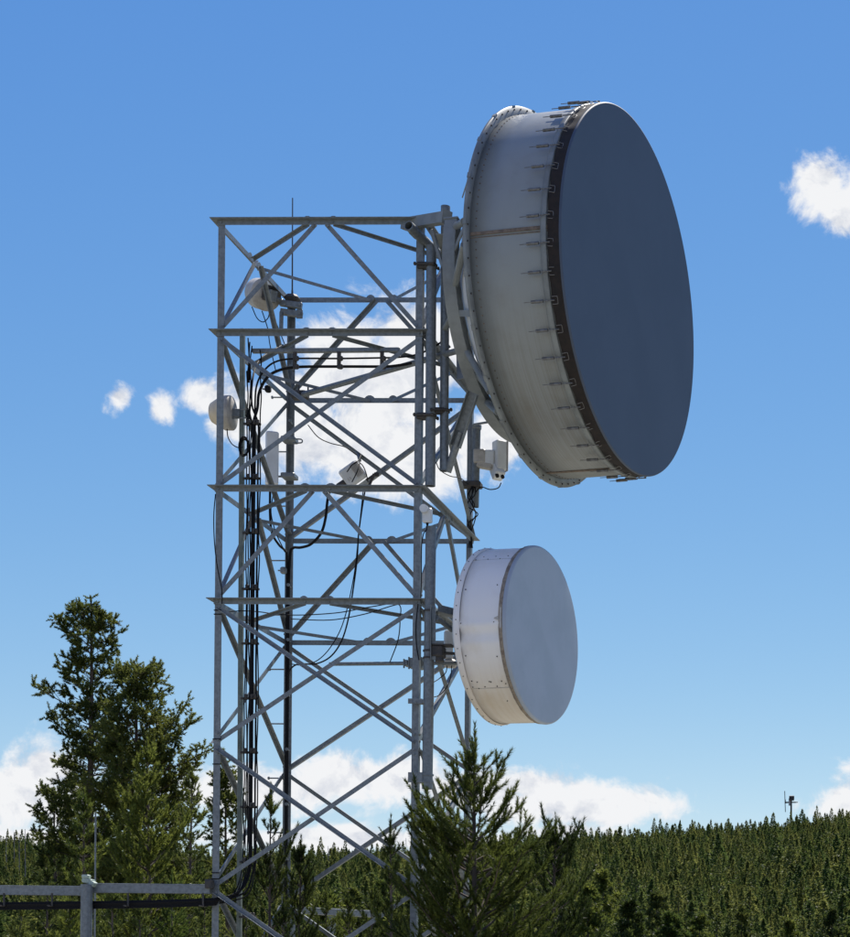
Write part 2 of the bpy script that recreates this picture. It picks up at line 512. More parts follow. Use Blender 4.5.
FACES = [((0, -1), (1, 0)), ((1, 0), (0, 1)), ((0, 1), (-1, 0)), ((-1, 0), (0, -1))]   # outward normal, along
def fp(face, a, z, off):
    (nx_, ny_), (ax, ay) = face
    return Vector((nx_ * (Hh + off) + ax * a, ny_ * (Hh + off) + ay * a, z))
rnd = random.Random(5)
for fi, face in enumerate(FACES):
    nrm = Vector((*face[0], 0))
    for li in range(4):                                                # girts: vertical flange + outward top flange, mitred
        z0 = LV[li]; hv, wf, t = .054, .064, .007
        e = .0015
        prof = [(e, 0), (e + t, 0), (e + t, hv - t), (e + wf, hv - t), (e + wf, hv), (e, hv)]
        m_ = MB()
        vs = []
        for sgn in (-1, 1):
            for o_, h_ in prof:
                vs.append(fp(face, sgn * (Hh + o_ - .0006), z0 + h_, o_))
        m_.add(vs, [(i, (i + 1) % 6, 6 + (i + 1) % 6, 6 + i) for i in range(6)] + [(0, 1, 2, 5), (5, 2, 3, 4), (6, 11, 8, 7), (11, 10, 9, 8)])
        for a in (-Hh + .03, Hh - .03, -.12, .12):
            m_.hexbolt(fp(face, a, z0 + .025, e + t), nrm)
        gi = tpart('girt', m_)
        for a in (-.13, .13):                                          # little fish plates of the plan bracing on the top flange
            m2 = MB()
            w_ = .045 + rnd.random() * .012
            ring = [(-w_, 0), (-w_ * .7, .018), (-w_ * .25, .030), (w_ * .25, .030), (w_ * .7, .018), (w_, 0)]
            vs = [fp(face, a + q, z0 + .0545 + h_, o_) for o_ in (.004, .012) for q, h_ in ring]
            m2.add(vs, [tuple(range(6)), tuple(reversed(range(6, 12)))] + [(i, (i + 1) % 6, 6 + (i + 1) % 6, 6 + i) for i in range(6)])
            tpart('gusset_plate', m2, GALV, gi)
        # plan bracing of this bay corner: mid of this side to mid of the next
        nxt = FACES[(fi + 1) % 4]
        p0, p1 = fp(face, .13, z0 + .03, -.012), fp(nxt, -.13, z0 + .03, -.012)
        m_ = MB().angle(p0, p1, (0, 0, -1), .034, .005, 1)
        d_ = (p1 - p0).normalized()
        for q in (p0 + d_ * .04, p1 - d_ * .04): m_.hexbolt(q, (0, 0, -1), .012, .012)
        tpart('plan_brace', m_)
    for li in range(7):
        za, zb = LV[li], LV[li + 1]
        if li in (0, 2):                                               # chevron: leg at the lower girt up to mid of the upper one
            for sgn in (-1, 1):
                p0, p1 = fp(face, sgn * (Hh - .035), zb + .085, -.0085), fp(face, sgn * .055, za + .012, -.0085)
                m_ = MB().angle(p0, p1, -nrm, .046, .005, sgn, heel=1)
                d_ = (p1 - p0).normalized()
                for q in (p0 + d_ * .03, p1 - d_ * .03): m_.hexbolt(q + nrm * .0, nrm, .012, .018)
                tpart('diagonal_brace', m_)
        else:
            lo = zb + (.075 if zb in LV[:4] else .022)
            hi = za - (.025 if za in LV[:4] else .045)
            for k, sgn in enumerate((-1, 1)):
                off, nn_ = ((.002, nrm), (-.0095, -nrm))[k]
                a0, a1 = sgn * (Hh - .030), -sgn * (Hh - .030)
                m_ = MB().angle(fp(face, a0, hi, off), fp(face, a1, lo, off), nn_, .045, .005, -sgn, heel=(-1, 1)[k])
                d_ = (fp(face, a1, lo, 0) - fp(face, a0, hi, 0)).normalized()
                for q in (fp(face, a0, hi, off) + d_ * .02, fp(face, a1, lo, off) - d_ * .02): m_.hexbolt(q, nrm, .012, .018)
                tpart('diagonal_brace', m_)

# ------------------------------------------------------------------ big drum dish
BA = 1.3261
BC = Vector((-2.8469, 19.8532, 7.4743 + EYE))
def dish_root(name, label, c, a): return thing(name, label, 'dish', (c.x, c.y, c.z), a - math.pi / 2)
big = dish_root('microwave_dish', 'huge grey drum dish with dark slate face high on the tower', BC, BA)
def bl(v):
    """world -> big dish local"""
    return big_inv @ Vector(v)
big_inv = (Matrix.Translation(BC) @ Matrix.Rotation(BA - math.pi / 2, 4, 'Z')).inverted()
def dpart(root, name, mb, m, par=None): return mb.build(name, m, par or root)
RB = 1.792
dpart(big, 'radome', MB().lathe([(.004, 0.0001), (.004, RB - .012)], 144, False).lathe([(.004, RB - .012), (.001, RB - .004), (-.008, RB), (-.016, RB), (-.020, RB - .004)], 144), RADOME_BIG)
def ruffle(x, t): return .006 * math.sin(t * 44 + math.sin(t * 7)) * (1 if x < -.05 else .15)
sk = dpart(big, 'radome_skirt', MB().lathe([(-.013, RB - .0015), (-.05, RB - .001), (-.105, RB - .003), (-.135, RB - .008), (-.146, RB - .05)], 264, True, wob=ruffle), BROWN)
rim_prof = [(-.150, 1.735), (-.150, 1.788), (-.155, 1.793), (-.200, 1.793), (-.206, 1.788), (-.206, 1.778), (-.160, 1.778), (-.160, 1.735), (-.150, 1.735)]
dpart(big, 'front_rim', MB().lathe(rim_prof, 144), GREYPAINT)
shr = dpart(big, 'shroud', MB().lathe([(-.12, 1.757), (-.3, 1.760), (-.6, 1.762), (-.94, 1.764), (-.94, 1.754), (-.12, 1.748)], 180), SHROUD_BIG)
m_ = MB().lathe([(-.940, 1.755), (-.940, 1.845), (-.955, 1.850), (-.970, 1.845), (-.970, 1.755), (-.940, 1.755)], 180)
fl = dpart(big, 'back_flange', m_, GREYPAINT)
m_ = MB()
for k in range(72):
    t = 2 * math.pi * (k + .5) / 72
    p = Vector((-.940, -1.815 * math.cos(t), 1.815 * math.sin(t)))
    m_.hexbolt(p, (1, 0, 0), .008, .010)
b_ = dpart(big, 'flange_bolts', m_, DARK, fl); b_['kind'] = 'stuff'
m_ = MB()
for k in range(24):                                                    # splice lugs on the flange edge
    t = 2 * math.pi * (k + .2) / 24
    rot = Matrix.Rotation(-t, 3, 'X')
    m_.box((-.955, -1.845 * math.cos(t), 1.845 * math.sin(t)), (.036, .014, .055), rot)
b_ = dpart(big, 'flange_lugs', m_, GREYPAINT, fl); b_['kind'] = 'stuff'
m_ = MB()
for k in range(150):                                                   # rivet line next to the back flange
    t = 2 * math.pi * k / 150
    p = Vector((-.875, -1.763 * math.cos(t), 1.763 * math.sin(t)))
    m_.cyl(p, p * 1.0 + Vector((0, -math.cos(t), math.sin(t))) * .006, .007, n=5)
b_ = dpart(big, 'rivets', m_, SEAM, shr); b_['kind'] = 'stuff'
for k in range(4):                                                     # lapped seams of the four shroud sheets
    t = k * math.pi / 2
    e_r, e_t = Vector((0, -math.cos(t), math.sin(t))), Vector((0, math.sin(t), math.cos(t)))
    m_ = MB()
    for off, w_, h_ in ((0, .030, .012), (-.035, .008, .006)):
        c = e_r * (1.761 + h_ / 2) + e_t * off + Vector((-.53, 0, 0))
        m_.box(c, (.80, h_, w_), Matrix((Vector((1, 0, 0)), e_r, e_t)).transposed())
    dpart(big, 'seam', m_, SEAM, shr)
NS = 44
def spring_mesh():
    m1 = MB()
    m1.cyl((-.335, 0, 0), (-.215, 0, 0), .015, n=10)
    m1.cyl((-.41, 0, 0), (-.335, 0, 0), .0035, n=6)
    m1.cyl((-.205, 0, 0), (-.10, 0, 0), .006, n=6)
    return m1
sp0 = hk0 = None
for k in range(NS):
    t = 2 * math.pi * (k + .38) / NS
    rot = Matrix.Rotation(-t, 4, 'X')
    if sp0 is None:
        sp0 = dpart(big, 'tension_spring', spring_mesh(), SPRING)
        hk = MB().tube([(-.125, 0, .034), (-.085, .018, .034), (-.076, .020, .027), (-.076, .020, -.027), (-.085, .018, -.034), (-.125, 0, -.034)], .003, 6, 3)
        hk0 = dpart(big, 'hook', hk, CHROME, sp0)
        s1, h1 = sp0, hk0
    else:
        s1, h1 = sp0.copy(), hk0.copy()
        COL.objects.link(s1); COL.objects.link(h1)
        h1.parent = s1
    tl = rnd.uniform(-.02, .02)
    s1.matrix_local = rot @ Matrix.Translation((0, -1.812, 0)) @ Matrix.Rotation(tl, 4, 'Z')
    h1.matrix_local = Matrix.Translation((0, .002, 0))
# reflector bowl and its back frame
bowl = [(-.97 - .66 * (1 - (r / 1.75) ** 2), r) for r in np.linspace(1.75, .001, 22)]
dpart(big, 'reflector', MB().lathe(bowl, 96), WHITE)
RR, RD = 1.33, -1.36
fr = dpart(big, 'ring_frame', MB().lathe([(RD - .065, RR - .05), (RD - .065, RR + .05), (RD + .065, RR + .05), (RD + .065, RR - .05), (RD - .065, RR - .05)], 90, False, R(-196), R(16)), GREYPAINT)
for t in (R(15.6), R(-195.6)):
    er = Vector((0, -math.cos(t), math.sin(t))); et = Vector((0, math.sin(t), math.cos(t)))
    dpart(big, 'end_plate', MB().box(Vector((RD, 0, 0)) + er * RR, (.15, .12, .014), Matrix((Vector((1, 0, 0)), er, et)).transposed()), GREYPAINT, fr)
for k in range(9):
    t = R(13 - 25.5 * k)
    t2 = t + (.16 if k % 2 else -.16)
    p0 = Vector((RD + .03, -RR * math.cos(t), RR * math.sin(t)))
    p1 = Vector((-.985, -1.79 * math.cos(t2), 1.79 * math.sin(t2)))
    dpart(big, 'frame_strut', MB().cyl(p0, p1, .034, n=14), GREYPAINT, fr)
    t3 = t + .26
    q0 = Vector((RD + .06, -(RR + .03) * math.cos(t3), (RR + .03) * math.sin(t3)))
    q1 = Vector((-.97, -1.80 * math.cos(t3), 1.80 * math.sin(t3)))
    d_ = (q1 - q0).normalized()
    e_t = Vector((0, math.sin(t3), math.cos(t3)))
    dpart(big, 'frame_lug', MB().box((q0 + q1) / 2, ((q1 - q0).length, .012, .06), Matrix((d_, e_t.cross(d_), e_t)).transposed()), GREYPAINT, fr)
for t in (R(8), R(172), R(232), R(308)):                              # spider from ring to hub
    dpart(big, 'frame_arm', MB().angle((RD - .07, -RR * math.cos(t), RR * math.sin(t)), (RD - .42, -.3 * math.cos(t), .3 * math.sin(t)), (-1, 0, 0), .09, .008), GREYPAINT, fr)
dpart(big, 'hub', MB().lathe([(RD - .50, .001), (RD - .50, .36), (RD - .36, .38), (RD - .30, .30), (RD - .30, .001)], 32, False), GREYPAINT, fr)

def bigw(mb):
    """world-coordinate vertices -> big dish local"""
    o = MB(); o.v = [tuple(big_inv @ Vector(v)) for v in mb.v]; o.f = mb.f; o.sm = mb.sm
    return o
# mounting pipes bolted beside the near right tower leg
pipe1 = (W(431.4, 246, 19.28), W(430.2, 486, 19.28))
pipe2 = (W(445.4, 208, 19.36), W(444.0, 471, 19.36))
m_ = MB().pipe(pipe1[0], pipe1[1], .050, .008, 20)
p1o = dpart(big, 'mounting_pipe', bigw(m_), GALV2)
m_ = MB().pipe(pipe2[0], pipe2[1], .043, .007, 20)
m_.cyl(W(445.5, 213, 19.36), W(445.5, 206.5, 19.36), .046, n=20)
p2o = dpart(big, 'mounting_pipe', bigw(m_), GALV2)
def clamp(px, py, Y, px2, Y2, r, mat_=DARK):
    a, b = W(px, py, Y), W(px2, py, Y2)
    m_ = MB()
    d = (b - a).normalized()
    rot = Matrix((d, Vector((0, 0, 1)).cross(d), Vector((0, 0, 1)))).transposed()
    m_.box((a + b) / 2, ((b - a).length + .03, .08, .06), rot, .008)
    for s in (-1, 1):
        e = Vector((0, 0, 1)).cross(d) * s * (r + .012)
        m_.cyl(a - d * .035 + e, b + d * .055 + e, .009, n=6)
        for q in (a - d * .03 + e, b + d * .04 + e): m_.cyl(q, q + d * .016, .018, n=6)
    m_.pipe(b + Vector((0, 0, -.014)), b + Vector((0, 0, .014)), r + .012, .011, 18)
    return m_
for args in ((419.5, 266, 19.30, 431.3, 19.28, .050), (419.0, 416.5, 19.30, 430.6, 19.28, .050), (431.5, 411, 19.28, 444.5, 19.36, .043)):
    dpart(big, 'pipe_clamp', bigw(clamp(*args)), DARK)
# boom: box beam from the tower's top corner out to the ring, with a raking stay
q0, q1 = W(404, 224.5, 19.42), W(446.5, 217.5, 18.98)
d_ = (q1 - q0).normalized(); up = Vector((0, 0, 1)); sdv = d_.cross(up).normalized(); up2 = sdv.cross(d_)
m_ = MB().box((q0 + q1) / 2, ((q1 - q0).length, .075, .105), Matrix((d_, -sdv, up2)).transposed())
m_.box(q1 + d_ * .004, (.012, .115, .135), Matrix((d_, -sdv, up2)).transposed())
bo = dpart(big, 'boom', bigw(m_), GREYPAINT)
dpart(big, 'stay_strip', bigw(MB().box((W(431, 230, 19.2) + W(442.5, 266, 19.1)) / 2, (.014, .035, (W(431, 230, 19.2) - W(442.5, 266, 19.1)).length), (W(431, 230, 19.2) - W(442.5, 266, 19.1)).to_track_quat('Z', 'Y').to_matrix())), GREYPAINT, bo)
m_ = MB().pipe(W(408.5, 225.5, 19.02), W(437, 253, 19.55), .048, .008, 20)
m_.pipe(W(413, 230, 19.10), W(417.5, 234.5, 19.19), .052, .006, 20)
dpart(big, 'cross_tube', bigw(m_), GALV2)
# raking channel from the lower pipe up to the ring
a_, b_ = W(449.5, 466, 19.36), W(474, 393, 19.15)
d_ = (b_ - a_).normalized()
rot = Matrix((d_.cross(Vector((0, 1, 0))).normalized(), (Vector((0, 1, 0)) - d_ * d_.y).normalized(), d_)).transposed()
m_ = MB()
L_ = (b_ - a_).length
m_.box((a_ + b_) / 2 + d_ * .10, (.105, .010, L_ - .20), rot)
m_.box((a_ + b_) / 2 + d_ * .10 + rot @ Vector((-.050, -.032, 0)), (.008, .062, L_ - .205), rot)
m_.box((a_ + b_) / 2 + d_ * .10 + rot @ Vector((.050, -.032, 0)), (.008, .062, L_ - .205), rot)
m_.cyl(a_ - d_ * .06, a_ + d_ * .35, .037, n=14)
dpart(big, 'raking_channel', bigw(m_), GALV)
ring_pt = big.matrix_world
def ringw(t, dx=0.0, r=RR):
    return (Matrix.Translation(BC) @ Matrix.Rotation(BA - math.pi / 2, 4, 'Z')) @ Vector((RD + dx, -r * math.cos(t), r * math.sin(t)))
for (pp, t) in ((W(445, 236, 19.36), R(12)), (W(444.4, 330, 19.36), R(-22))):
    dpart(big, 'ring_tie', bigw(MB().cyl(pp, ringw(t), .030, n=12)), GREYPAINT)
# long side strut back to the far left tower leg
m_ = MB().cyl(W(299, 396.5, 21.2), W(306, 393.5, 21.05), .03, n=12)
m_.cyl(W(305, 394, 21.07), ringw(R(-38), -.05), .030, n=14)
dpart(big, 'side_strut', bigw(m_), GALV2)
m_ = MB().box(W(300, 395.5, 21.15), (.18, .12, .09), None, .02)
for q in (-.05, .05):
    m_.cyl(W(304, 394, 21.1) + Vector((q, -.02, -.02)), W(304, 394, 21.1) + Vector((q, -.02, .10)), .010, n=6)
dpart(big, 'strut_clamp', bigw(m_), DARK)

# ------------------------------------------------------------------ small drum dish
SA = 1.3317
SCn = Vector((-3.6885, 19.6054, 3.928 + EYE))
sml = dish_root('microwave_dish', 'white drum dish with pale blue-grey face, lower and half as wide', SCn, SA)
sml_inv = (Matrix.Translation(SCn) @ Matrix.Rotation(SA - math.pi / 2, 4, 'Z')).inverted()
def smlw(mb):
    o = MB(); o.v = [tuple(sml_inv @ Vector(v)) for v in mb.v]; o.f = mb.f; o.sm = mb.sm
    return o
rs = .889
def face_wave(x, t): return 0
dpart(sml, 'radome', MB().lathe([(.012, .0001), (.0118, .3), (.011, .6), (.009, .8), (.006, .868)], 120).lathe([(.006, .868), (.002, rs - .010), (-.008, rs - .002), (-.022, rs), (-.030, rs - .006)], 120), RADOME_SM)
dpart(sml, 'gasket', MB().lathe([(-.028, rs - .006), (-.040, rs - .003), (-.062, rs - .004), (-.072, rs - .012), (-.074, rs - .03)], 120, wob=lambda x, t: .002 * math.sin(t * 31) + .002 * math.sin(t * 53 + 1)), GASKET)
def dents(x, t):
    a = (t + math.pi) % (2 * math.pi) - math.pi
    return .010 * math.exp(-((a + .06) / .05) ** 2) - .009 * math.exp(-((a + .16) / .06) ** 2) + .006 * math.exp(-((a + .27) / .05) ** 2) + .003 * math.sin(3 * t + x * 4)
sh = dpart(sml, 'shroud', MB().lathe([(-.045, .868), (-.12, .868), (-.25, .868), (-.38, .868), (-.50, .868), (-.50, .860), (-.045, .860)], 240, wob=dents), SHROUD_SM)
dpart(sml, 'back_rim', MB().lathe([(-.485, .872), (-.49, .882), (-.515, .886), (-.545, .880), (-.558, .862), (-.558, .835), (-.550, .835)], 120), SHROUD_SM)
m_ = MB()
rr_ = .871
def dot(x, t, r=.0062):
    e = Vector((0, -math.cos(t), math.sin(t)))
    p = Vector((x, 0, 0)) + e * (rr_ - .004)
    m_.cyl(p, p + e * .008, r, n=6)
for t0 in (R(50), R(-43)):
    for k in range(7):
        dot(-.07 - k * .065, t0 + (.035 if k % 2 else -.03))
for (x, t) in ((-.12, .40), (-.45, .36), (-.12, -.04), (-.47, -.04), (-.12, -.42), (-.45, -.40), (-.10, -.75), (-.40, -.80), (-.25, -.72), (-.45, -.70), (-.16, -1.0)):
    dot(x, t)
for k in range(40):
    t = 2 * math.pi * k / 40
    e = Vector((0, -math.cos(t), math.sin(t)))
    m_.cyl(Vector((-.515, 0, 0)) + e * .884, Vector((-.515, 0, 0)) + e * .891, .0055, n=6)
b_ = dpart(sml, 'rivets', m_, DARK, sh); b_['kind'] = 'stuff'
for t in (R(48), R(-46)):
    e_r, e_t = Vector((0, -math.cos(t), math.sin(t))), Vector((0, math.sin(t), math.cos(t)))
    dpart(sml, 'seam', MB().box(e_r * .869 + Vector((-.27, 0, 0)), (.44, .004, .007), Matrix((Vector((1, 0, 0)), e_r, e_t)).transposed()), OFFW, sh)
e_r = Vector((0, -1, 0))
lt = MB()
lt.add([(-.045, -.874, .030), (-.045, -.874, -.030), (-.115, -.876, -.004), (-.115, -.876, .004), (-.045, -.884, .030), (-.045, -.884, -.030), (-.115, -.882, -.004), (-.115, -.882, .004)],
       [(0, 1, 2, 3), (7, 6, 5, 4), (0, 3, 7, 4), (1, 5, 6, 2), (3, 2, 6, 7), (0, 4, 5, 1)])
lt.box((-.045, -.884, 0), (.018, .012, .20))
dpart(sml, 'latch', lt, OFFW, sh)
bowl = [(-.55 - .30 * (1 - (r / .84) ** 2), r) for r in np.linspace(.84, .001, 14)]
dpart(sml, 'reflector', MB().lathe(bowl, 72), WHITE)
sp_a, sp_b = W(431.0, 527, 19.26), W(427.2, 789, 19.26)
dpart(sml, 'mounting_pipe', smlw(MB().pipe(sp_a, sp_b, .052, .008, 22)), GALV2)
for py, b2 in ((703.5, 0), (773, 1), (781, 2)):
    pass
def ubolt(py, pxc):
    m_ = MB()
    c = W(pxc, py, 19.26)
    m_.pipe(c + Vector((0, 0, -.008)), c + Vector((0, 0, .008)), .062, .011, 20)
    return m_
for py, xc in ((775, 427.5), (782, 427.3), (611, 429.8), (651, 429.2), (658, 429.1)):
    dpart(sml, 'u_bolt', smlw(ubolt(py, xc)), GALV2 if py > 700 else DARK)
m_ = MB()
for py, xc in ((702, 421), (778, 421)):
    c = W(xc, py, 19.27)
    m_.box(c, (.10, .10, .10 if py > 750 else .04), None, .008)
    m_.box(c + Vector((-.045, -.05, .0)), (.14, .012, .10 if py > 750 else .05))
    for s in (-1, 1): m_.hexbolt(c + Vector((-.06 + s * .02, -.057, -.012)), (0, -1, 0), .012)
dpart(sml, 'leg_bracket', smlw(m_), GALV)
# upper and lower dish brackets
hubp = (Matrix.Translation(SCn) @ Matrix.Rotation(SA - math.pi / 2, 4, 'Z'))
up_a, up_b = W(434, 612, 19.26), hubp @ Vector((-.72, .0, .16))
m_ = MB().angle(up_a, up_b, (0, 0, 1), .12, .008, 1, .07)
m_.box(up_a + Vector((0, 0, -.03)), (.05, .14, .14), None, .01)
dpart(sml, 'dish_bracket', smlw(m_), GALV)
dpart(sml, 'dish_bracket', smlw(MB().cyl(W(437, 618, 19.2), W(452, 630, 19.4), .025, n=12)), GALV2)
lo_a = W(438, 652, 19.26)
m_ = MB().box(lo_a, (.13, .15, .11), None, .012)
m_.box(lo_a + Vector((.02, -.02, -.075)), (.08, .08, .06), None, .01)
m_.box(lo_a + Vector((.05, -.01, .062)), (.2, .14, .012))
m_.cyl(lo_a + Vector((.05, 0, -.01)), lo_a + Vector((.26, .05, -.01)), .016, n=8)
dpart(sml, 'lower_bracket', smlw(m_), DARK)
m_ = MB().angle(W(433.5, 606, 19.2), W(433.5, 660, 19.2), (0, -1, 0), .045, .006, 1)
dpart(sml, 'bracket_plate', smlw(m_), GALV)
# steady bar
m_ = MB().pipe(W(329.5, 664, 19.62), W(462, 663, 19.55), .019, .004, 12)
stb = m_.build('steady_bar', GALV2, None, tuple(W(329.5, 664, 19.62)))
tag(stb, 'thin horizontal galvanised pipe clamped across the tower behind the lower dish', 'pipe')
m_ = MB()
for q, s in ((407, .06), (412, .10), (421, .12)):
    m_.box(W(q, 663.5, 19.5), (.045, .10, s), None, .01)
m_.cyl(W(404, 659, 19.45), W(404, 668, 19.45), .01, n=6)
m_.cyl(W(409, 657, 19.45), W(409, 669, 19.45), .01, n=6)
c1 = m_.build('bar_clamp', GALV, stb, tuple(W(329.5, 664, 19.62)))

# ------------------------------------------------------------------ cable ladder on the left face
YL = 19.72
rail_t, rail_b = W(242.6, 329, YL), W(238.0, 1180, YL)
lad = thing('cable_ladder', 'slim greenish rail with short rungs up the left tower face', 'cable ladder', (rail_b.x, rail_b.y, 0))
rail_b.z = 0
part('rail', MB().box((rail_t + rail_b) / 2, (.048, .045, (rail_t - rail_b).length), (rail_t - rail_b).to_track_quat('Z', 'Y').to_matrix(), .004), GREENPIPE, lad)
rungs = [424, 478.5, 533, 589, 643.5, 698.5, 752.5, 807, 862, 917]
def lx(x, y): return x - (y - 424) * .0092                             # the ladder's slight lean in the picture
for y in rungs:
    m_ = MB().box((W(lx(244, y), y, YL - .03) + W(lx(260.5, y), y, YL - .03)) / 2, (.175, .028, .022), None, .003)
    for xx in (248.5, 254.5, 257.5):
        m_.box(W(lx(xx, y), y - 2, YL - .055), (.030, .03, .05), None, .005)
        m_.hexbolt(W(lx(xx, y), y - 2, YL - .07), (0, -1, 0), .010)
    part('rung', m_, DARK, lad)

def cable(name, pts, r, label, group=None, m=BLACK, n=7, sub_=6):
    p = [W(*q) for q in pts]
    mb_ = MB().tube(p, r, n, sub_)
    o = mb_.build(name, m, None, tuple(p[-1]))
    return tag(o, label, 'cable', group)
YC = YL - .04
ys_run = [424, 450, 478, 505, 533, 560, 589, 620, 643, 670, 698, 725, 752, 780, 807, 835, 858]
def run(x, jit, seed, ys_=ys_run):
    rr = random.Random(seed)
    return [(lx(x, y) + rr.uniform(-jit, jit), y, YC - .012) for y in ys_]
tail = lambda x, k: [(lx(x, 875) - 2, 875, YC), (lx(x, 888) - 9, 889 + k, YC - .08), (226 - k, 897 + k, 19.45), (208, 899 + k, 19.27), (150, 901 + k, 19.27), (87, 902 + k, 19.27), (0, 903 + k, 19.27), (-40, 903.5 + k, 19.27)]
feeds = [  # two fat feeders that sweep over the support bar to the big dish
    ([(447, 338, 19.62), (432, 348, 19.6), (415, 355, 19.6), (395, 357.5, 19.7), (382, 357.8, 19.72), (339, 358.5, 19.72), (295, 358.6, 19.72), (275, 362, 19.72), (263, 372, 19.72), (256.5, 386, 19.72), (255, 405, YC)] + run(255.2, .15, 1) + tail(255.2, 0), .0095, 'black feeder cable, the upper of two clipped under the inner bar'),
    ([(450, 346, 19.66), (432, 358, 19.64), (412, 363, 19.68), (395, 365.8, 19.72), (382, 366.5, 19.72), (339, 366.5, 19.72), (297, 367, 19.72), (277, 371, 19.72), (266, 379, 19.72), (259, 393, 19.72), (257.4, 408, YC)] + run(253.2, .2, 2) + tail(253.2, 1.6), .0145, 'thick black feeder cable, the lower of two clipped under the inner bar')]
for pts, r, lab in feeds:
    cable('feeder_cable', pts, r, lab)
cable('feeder_cable', [(283, 345, 20.9), (270, 352, 20.4), (258, 362, 20), (252.5, 380, YC), (252, 405, YC)] + run(258.4, .3, 3) + tail(258.4, 3), .0095, 'black cable on the ladder that climbs to the far leg instead of the inner bar')
for i, x in enumerate((247.3, 249.2, 251.0, 260.2)):
    rr = random.Random(40 + i)
    pts = [(lx(x, 340) + rr.uniform(-1, 1), 338 + i * 4, YC)] + [(lx(x, y) + rr.uniform(-1.4, 1.4), y, YC - rr.uniform(0, .03)) for y in (360, 378, 396, 412)] + run(x, .9, 60 + i) + tail(x, 4 + i * .8)
    cable('signal_cable', pts, .0065, 'thin black signal cable running loose down the ladder', 'thin cables on the ladder')
# coil of spare cable on the ladder
m_ = MB()
cc = W(244.5, 447, YL - .06)
for k in range(3):
    m_.tube([cc + Vector((math.cos(a) * (.038 + .006 * k), -.01 * k, math.sin(a) * (.075 + .012 * k))) for a in np.linspace(0, 2 * math.pi, 13)], .007, 6, 3)
tag(m_.build('cable_coil', BLACK, None, tuple(cc)), 'small coil of spare black cable tied to the ladder rail', 'cable coil')
for i, (x, y) in enumerate(((248.7, 376.5), (248.2, 420))):
    m_ = MB().cyl(W(x, y - 5, YC), W(x, y + 3, YC), .026, .022, n=10)
    m_.cyl(W(x, y - 10, YC), W(x, y - 5, YC), .010, n=8).cyl(W(x, y + 3, YC), W(x, y + 6, YC), .012, n=8)
    tag(m_.build('cable_joint', BLACK, None, tuple(W(x, y, YC))), ('fat black cable joint just below the second girt beside the ladder rail', 'fat black cable joint resting above the uppermost ladder rung')[i], 'cable joint')
# inner support bar with its hangers
m_ = MB().box((W(252.5, 352, 19.72) + W(400, 349, 19.72)) / 2, ((W(252.5, 352, 19.72) - W(400, 349, 19.72)).length, .045, .040), Matrix.Rotation(R(-1.0), 3, 'Y'), .003)
sb = m_.build('support_bar', GALV, None, tuple(W(252.5, 352, 19.72)))
tag(sb, 'horizontal inner bar with clips holding two black cables below the second girt', 'bar')
for x in (295, 339, 382):
    yb = 352.3 - (x - 252) * .02
    m_ = MB()
    m_.box((W(x, yb, 19.70) + W(x, 370, 19.70)) / 2, (.036, .03, .17), None, .004)
    for q in (358.5, 366.8): m_.box(W(x + 1.5, q, 19.665), (.05, .03, .05), None, .01)
    m_.build('hanger', DARK, sb, tuple(W(252.5, 352, 19.72)))

# ------------------------------------------------------------------ small gear on the tower
# drum radio at the top of the far left leg
YD = 21.25
c = W(262, 294, YD)
ax = Vector((-.62, .62, .30)).normalized()
rotd = ax.to_track_quat('X', 'Z').to_matrix()
drum = thing('drum_antenna', 'cream drum radio tilted beside the top of the far leg', 'antenna', c)
m_ = MB(); q_ = MB().lathe([(.10, .001), (.10, .145), (.085, .160), (-.07, .165), (-.085, .172), (-.105, .172), (-.105, .02)], 36, True)
m_.add([rotd @ Vector(v) + c for v in q_.v], q_.f, True); part('drum', m_, OFFW, drum)
m_ = MB().box(c - ax * .17 + Vector((.01, 0, .02)), (.10, .15, .17), rotd, .02)
part('radio_unit', m_, DARK, drum)
m_ = MB()
m_.box(c - ax * .16 + Vector((0, -.05, .12)), (.14, .10, .05), rotd, .01)
part('cover', m_, WHITE, drum)
m_ = MB().cyl(c - ax * .2, W(287, 303, YD), .02, n=8)
m_.box(c - ax * .26, (.07, .08, .12), rotd, .008)
part('mount_arm', m_, GALV2, drum)
cable('signal_cable', [(252, 307, 21.1), (257, 318, 21.0), (263, 322, 21.0), (268, 318, 21.05), (271, 312, 21.1), (279, 330, 21.2), (285, 345, 21.25)], .0055, 'thin looping cable hanging below the cream drum radio')
cable('signal_cable', [(262, 311, 21.1), (265, 320, 21.1), (268, 330, 21.15), (270, 345, 21.2), (276, 372, 21.2)], .0055, 'thin straight cable dropping from the cream drum radio')
# head frame on that leg and the whip antenna standing on it
hf = thing('head_frame', 'bracket frame clamped round the top of the far leg under the whip', 'bracket', W(293, 318, 21.3))
for y0, y1, x0, x1 in ((302.5, 306.5, 281, 301), (311, 315.5, 280, 303)):
    m_ = MB().box((W(x0, y0, 21.22) + W(x1, y1, 21.22)) / 2, (.24, .05, .065), Matrix.Rotation(R(8), 3, 'Y'), .004)
    m_.box((W(x0, y0, 21.4) + W(x1, y1, 21.4)) / 2, (.24, .04, .065), Matrix.Rotation(R(8), 3, 'Y'), .004)
    for q in (.08, -.08): m_.cyl(W(292, (y0 + y1) / 2, 21.10) + Vector((q, 0, 0)), W(292, (y0 + y1) / 2, 21.45) + Vector((q, 0, 0)), .010, n=6)
    part('channel', m_, GALV, hf)
part('side_plate', MB().box(W(299.5, 314, 21.2), (.07, .012, .10), None, .01), GALV, hf)
part('top_clamp', MB().box(W(292, 298.5, 21.3), (.16, .15, .07), None, .03), DARK, hf)
